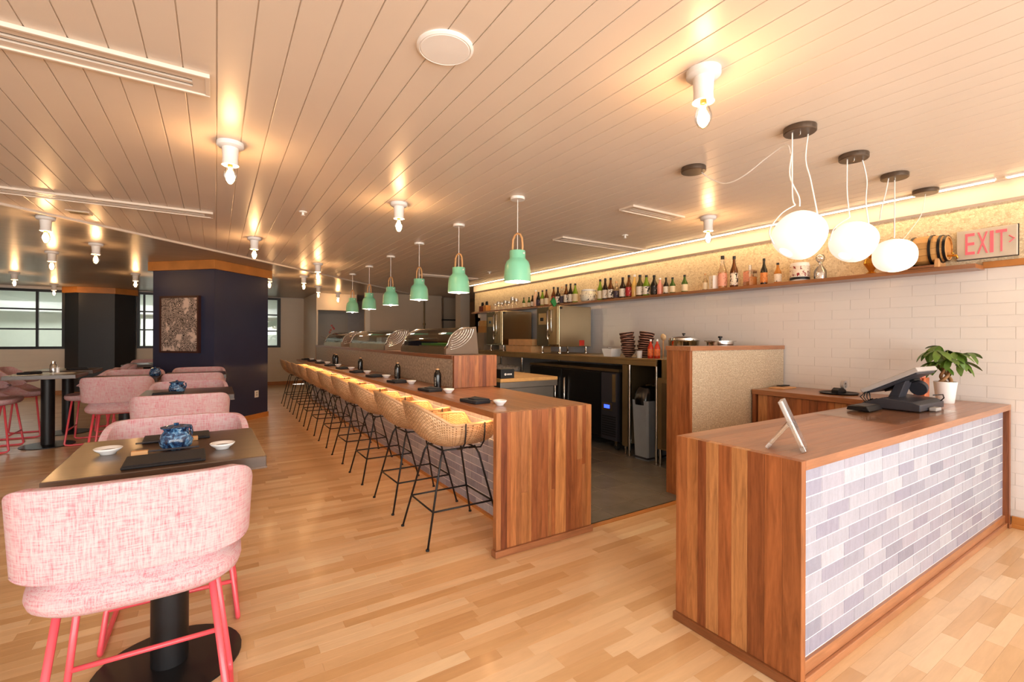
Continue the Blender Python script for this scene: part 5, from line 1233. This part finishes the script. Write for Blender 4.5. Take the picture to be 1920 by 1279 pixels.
for ch, x0, x1 in (('E', -0.117, -0.062), ('X', -0.048, 0.013), ('I', 0.024, 0.044), ('T', 0.056, 0.117)):
    o_ = text_mesh(ch, 0.2, 0.002, RED, 'letter', ex, (0, -0.0365, 0), (PI/2, 0, 0), 1.0, 0.0)
    xs_ = [v_.co.x for v_ in o_.data.vertices]; ys_ = [v_.co.y for v_ in o_.data.vertices]
    for v_ in o_.data.vertices:
        v_.co.x = x0 + (v_.co.x-min(xs_))/(max(xs_)-min(xs_))*(x1-x0); v_.co.y = 0.036 + (v_.co.y-min(ys_))/(max(ys_)-min(ys_))*0.168
MB().tube([(0.128, -0.037, 0.152), (0.156, -0.037, 0.126), (0.128, -0.037, 0.100)], 0.005, 6).build('arrow', RED, ex)

# ================================================================== LAMPS
def bulb_lamp():
    t = thing('ceiling_lamp', 'x', 'lamp')
    MB().lathe([(0.0,0.0),(0.075,0.0),(0.075,-0.024),(0.068,-0.03),(0.046,-0.034),(0.042,-0.10),(0.044,-0.135),(0.048,-0.142),(0.040,-0.145),(0.036,-0.12),(0,-0.12)], 24).build('socket', M['white'], t, smooth=35)
    g_ = MB().lathe([(0.014,-0.122),(0.015,-0.145),(0.028,-0.17),(0.037,-0.20),(0.036,-0.225),(0.024,-0.25),(0.008,-0.262),(0,-0.264)], 18).build('bulb', M['glass'], t, smooth=True)
    f_ = MB()
    for k in range(4):
        a = PI/2*k; f_.tube([(0.008*math.cos(a), 0.008*math.sin(a), -0.16), (0.011*math.cos(a+0.3), 0.011*math.sin(a+0.3), -0.20), (0.006*math.cos(a), 0.006*math.sin(a), -0.235)], 0.0032, 5)
    f_.build('filament', M['filament'], g_)
    MB().lathe([(0.013,-0.12),(0.013,-0.15),(0,-0.152)], 10).build('bulb_base', GOLD, g_)
    return t
lp = bulb_lamp()
BL_ = [(0.072,3.414,'above the first dining table, before the slot vents'), (1.393,4.104,'over the stools near the two closest mint pendants'), (1.867,1.32,'between the oval speaker and the glass globes'),
 (4.146,2.87,'near the square air vent over the kitchen'), (0.393,6.506,'before the trim, ahead of the navy column'), (1.409,8.168,'over the middle stools before the diagonal trim'),
 (2.03,11.69,'above the far end of the bar'), (-1.316,7.98,'above the dark pot table'), (-1.97,9.08,'over the paired tables'), (-1.456,6.50,'at the diagonal trim by the small ceiling hatch'),
 (-3.2,12.4,'in the window corner behind the paired tables'), (-1.3,11.35,'behind the navy column toward the dark pier'), (-3.15,14.7,'at the dark faceted column by the windows'), (0.86,10.0,'at the right side of the navy column'),
 (1.45,9.9,'over the last stools just past the trim'), (2.75,13.0,'in front of the recess header')]
for x, y, w in BL_:
    z = ZC if y < x + 7.75 else ZC-0.0125
    put(lp, (x, y, z), random.uniform(0, 3), 'white ceiling socket with bare filament bulb ' + w, 'bare bulb ceiling lamps')
    point_light('bulb_light', (x, y, z-0.20), BULB_W, WARM, 0.035)
def pendant():
    t = thing('pendant_lamp', 'x', 'lamp')
    MB().cyl(0.062, -0.022, 0.0, 22).build('canopy', M['white'], t, smooth=40)
    MB().tube([(0,0,-0.022),(0,0,-0.47)], 0.0035, 6).build('cord', M['white'], t)
    MB().tube([(0,-0.056,-0.50),(0,-0.058,-0.42),(0,-0.052,-0.36),(0,-0.032,-0.325),(0,0,-0.312),(0,0.032,-0.325),(0,0.052,-0.36),(0,0.058,-0.42),(0,0.056,-0.50)], 0.009, 8).build('wood_handle', M['bent_wood'], t, smooth=True)
    s_ = MB().lathe([(0.0,-0.462),(0.066,-0.462),(0.069,-0.468),(0.069,-0.525),(0.075,-0.536),(0.096,-0.556),(0.107,-0.585),(0.113,-0.64),(0.118,-0.73)], 30, caps=False).build('shade', M['mint'], t, smooth=35)
    MB().lathe([(0.0,-0.468),(0.064,-0.47),(0.064,-0.525),(0.070,-0.540),(0.091,-0.560),(0.102,-0.588),(0.108,-0.642),(0.113,-0.7305),(0.1185,-0.7302)], 30, caps=False).build('shade_lining', M['mint_in'], s_, smooth=35)
    for s in (-1, 1): MB().lathe([(0.008,0),(0.008,0.008),(0,0.009)], 10, (0, s*0.069, -0.49), Matrix.Rotation(-s*PI/2, 3, 'X')).build('rivet', M['white'], t)
    MB().lathe([(0.014,-0.48),(0.014,-0.56),(0.012,-0.60),(0.026,-0.66),(0.03,-0.70),(0.022,-0.735),(0,-0.748)], 16).build('bulb', M['bulb_glow'], t, smooth=True)
    return t
pd = pendant()
for i in range(6):
    y = 3.373 + 1.155*i
    put(pd, (2.20, y, ZC), 0.25, 'mint green pendant lamp with bent wood handle, %s from the bar end panel' % ORD[i], 'mint pendants over the sushi ledge')
    d_ = bpy.data.lights.new('pendant_light', 'SPOT'); d_.energy = PENDANT_W*1.6; d_.color = (1.0, 0.74, 0.45); d_.spot_size = R(120); d_.spot_blend = 0.6; d_.shadow_soft_size = 0.05
    o_ = bpy.data.objects.new('pendant_light', d_); COL.objects.link(o_); o_.location = (2.20, y, ZC-0.76)
# glass globes over the host stand
def globe(x, y, zc, rx, rz, tilt, label, dent):
    t = thing('globe_lamp', label, 'lamp', (x, y, ZC), 0, 'opal globe lamps over the host stand')
    cn = MB().lathe([(0,0),(0.082,0),(0.084,-0.004),(0.084,-0.03),(0.08,-0.034),(0,-0.034)], 30).build('canopy', M['nickel'], t, smooth=40)
    MB().lathe([(0.006,-0.034),(0.006,-0.042),(0,-0.043)], 10).build('screw', M['chrome'], cn)
    Mt = Euler(tilt).to_matrix()
    def fn(u, v):
        th = 2*PI*u; ph = PI*(0.0 + 0.93*v)
        r = 1 + dent*math.sin(2*th)*math.sin(ph)**2 + dent*0.8*math.cos(3*th+1)*math.sin(ph)**2
        p = Vector((rx*r*math.copysign(abs(math.sin(ph))**0.85, 1)*math.cos(th), rx*r*abs(math.sin(ph))**0.85*math.sin(th), rz*math.copysign(abs(math.cos(ph))**0.85, math.cos(ph))))
        p = Mt @ p; return (p.x, p.y, p.z + zc - ZC)
    MB().grid(fn, 36, 20, closed=True).build('glass_globe', M['globe'], t, smooth=True)
    return t
g1 = globe(2.83, 1.37, 2.02, 0.140, 0.128, (0.45, 0.5, 0.2), 'opal glass globe lamp closest to the bare canopy, tied with white cord', 0.05)
g2 = globe(3.545, 1.38, 2.065, 0.134, 0.122, (0.45, 0.45, 0.5), 'opal glass globe lamp in the middle of the three', 0.04)
g3 = globe(4.216, 1.38, 2.04, 0.132, 0.118, (0.05, 0.05, 0.9), 'opal glass globe lamp in front of the oak barrel', 0.015)
def cord(parent, pts, r=0.0042):
    # smooth the path
    P = [Vector(p) for p in pts]; out = []
    for i in range(len(P)-1):
        p0, p1, p2, p3 = P[max(i-1,0)], P[i], P[i+1], P[min(i+2,len(P)-1)]
        for k in range(6):
            t = k/6; out.append(0.5*((2*p1)+(-p0+p2)*t+(2*p0-5*p1+4*p2-p3)*t*t+(-p0+3*p1-3*p2+p3)*t**3))
    out.append(P[-1]); MB().tube(out, r, 6).build('cord', M['white'], parent, smooth=True)
lz = 2.02-ZC
cord(g1, [(-0.045, 0.02, -0.034), (-0.045, 0.02, -0.20), (-0.04, 0.02, -0.40), (-0.03, 0.01, lz+0.17)])
cord(g1, [(0.05, -0.02, -0.034), (0.045, -0.01, -0.18), (0.06, -0.03, -0.30), (0.10, -0.05, lz+0.12)])
cord(g1, [(-0.045, 0.02, -0.14), (-0.05, 0.03, -0.28), (-0.01, 0.0, -0.40), (0.0, 0.0, lz+0.165)])
cord(g1, [(-0.03, 0.01, lz+0.17), (-0.10, 0.05, lz+0.12), (-0.17, 0.08, lz+0.02), (-0.16, 0.06, lz-0.06)], 0.0035)
cord(g2, [(-0.045, 0.02, -0.034), (-0.045, 0.02, -0.25), (-0.03, 0.01, 2.065-ZC+0.16)])
cord(g2, [(0.05, -0.03, -0.034), (0.09, -0.04, -0.16), (0.08, -0.04, -0.32), (0.12, -0.05, 2.065-ZC+0.06)])
cord(g2, [(-0.03, 0.01, 2.065-ZC+0.16), (-0.12, 0.06, 2.065-ZC+0.09), (-0.165, 0.07, 2.065-ZC)], 0.0035)
cord(g3, [(0.0, 0.0, -0.034), (0.0, 0.0, -0.25), (0.0, 0.0, 2.04-ZC+0.13)])
cord(g3, [(-0.05, 0.02, -0.034), (-0.07, 0.03, -0.14), (-0.12, 0.04, -0.27), (-0.20, 0.02, -0.36)])
c5 = thing('ceiling_canopy', 'lone round bronze canopy with a white cord swagging to the globes', 'canopy', (2.862, 2.10, ZC))
MB().lathe([(0,0),(0.082,0),(0.084,-0.004),(0.084,-0.03),(0.08,-0.034),(0,-0.034)], 30).build('cap', M['nickel'], c5, smooth=40)
cord(c5, [(0.05, -0.03, -0.034), (0.06, -0.10, -0.10), (0.05, -0.22, -0.165), (0.03, -0.36, -0.155), (0.0, -0.52, -0.10), (-0.05, -0.66, -0.08), (-0.075, -0.70, -0.15)])
c6 = thing('ceiling_canopy', 'round bronze canopy by the tiled wall, cord falling behind the globes', 'canopy', (4.86, 1.387, ZC))
MB().lathe([(0,0),(0.082,0),(0.084,-0.004),(0.084,-0.03),(0.08,-0.034),(0,-0.034)], 30).build('cap', M['nickel'], c6, smooth=40)
cord(c6, [(0.0, 0.0, -0.034), (-0.02, 0.02, -0.20), (-0.16, 0.06, -0.36), (-0.40, 0.03, -0.46)], 0.003)

# ================================================================== CEILING FITTINGS
sk_ = thing('ceiling_speaker', 'round white ceiling speaker set flat among the ceiling planks', 'speaker', (0.808, 1.80, ZC))
MB().lathe([(0,0),(0.118,0),(0.118,-0.006),(0.108,-0.012),(0.106,-0.009),(0,-0.009)], 40).build('bezel', M['white'], sk_, smooth=35); MB().lathe([(0,-0.0092),(0.104,-0.0092),(0.10,-0.0125),(0,-0.0135)], 36).build('grille', M['white'], sk_, smooth=35)
def slot_vent(x0, x1, y0, y1, label, wide):
    t = thing('slot_vent', label, 'vent', (x0, y0, ZC), 0)
    W, D = x1-x0, y1-y0
    MB().box(0, W, 0, 0.018, -0.020, 0).box(0, W, D-0.018, D, -0.020, 0).box(0, 0.02, 0.018, D-0.018, -0.018, 0).box(W-0.02, W, 0.018, D-0.018, -0.018, 0).build('frame', M['ceil'], t, bevel=0.003)
    MB().box(0.02, W-0.02, 0.018, D-0.018, -0.001, 0).build('backing', M['void'], t)
    n = 2; s = (D-0.036)*0.26; m_ = (D-0.036-s*0.55*n)/(n+1)
    y = 0.018
    for k in range(3):
        ww = m_ if k != 1 else m_*0.5
        if k != 1: ww = m_*1.25
        MB().box(0.0205, W-0.0205, y, y+ww, -0.012, -0.0022).build('slat', M['ceil'], t); y += ww + s*0.55
    for x in (0.02, W-0.07): MB().box(x, x+0.05, 0.0185, D-0.0185, -0.0125, -0.0121).build('end_plate', M['ceil'], t)
slot_vent(-1.9, -0.028, 2.575, 2.79, 'long slot vent in the ceiling closest to the storefront', True)
slot_vent(-2.4, -0.028, 5.40, 5.61, 'long slot vent in the ceiling before the diagonal trim', True)
slot_vent(3.19, 3.92, 2.97, 3.15, 'short slot vent near the bare bulb over the kitchen', False)
slot_vent(3.48, 4.92, 4.35, 4.55, 'slot vent running toward the wall strip light over the kitchen', False)
slot_vent(3.3, 4.5, 8.35, 8.53, 'slot vent over the far kitchen behind the pendants', False)
hp = thing('ceiling_hatch', 'small square ceiling hatch at the diagonal trim', 'hatch', (-1.137, 6.126, ZC))
MB().box(-0.09, 0.09, -0.07, 0.07, -0.008, 0).build('frame', M['ceil'], hp, bevel=0.002); MB().box(-0.07, 0.07, -0.05, 0.05, -0.0105, -0.0081).build('grille', M['steel'], hp)
for x, y, w in ((0.707, 4.893, 'between the bulbs ahead of the navy column'), (4.06, 3.907, 'beside the kitchen slot vents'), (4.24, 7.44, 'over the far kitchen')):
    t = thing('sprinkler', 'small ceiling sprinkler head ' + w, 'sprinkler', (x, y, ZC), 0, 'ceiling sprinklers')
    MB().lathe([(0,0),(0.038,0),(0.036,-0.008),(0.012,-0.01),(0.010,-0.03),(0.02,-0.034),(0.018,-0.038),(0,-0.038)], 18).build('head', M['white'], t, smooth=40)
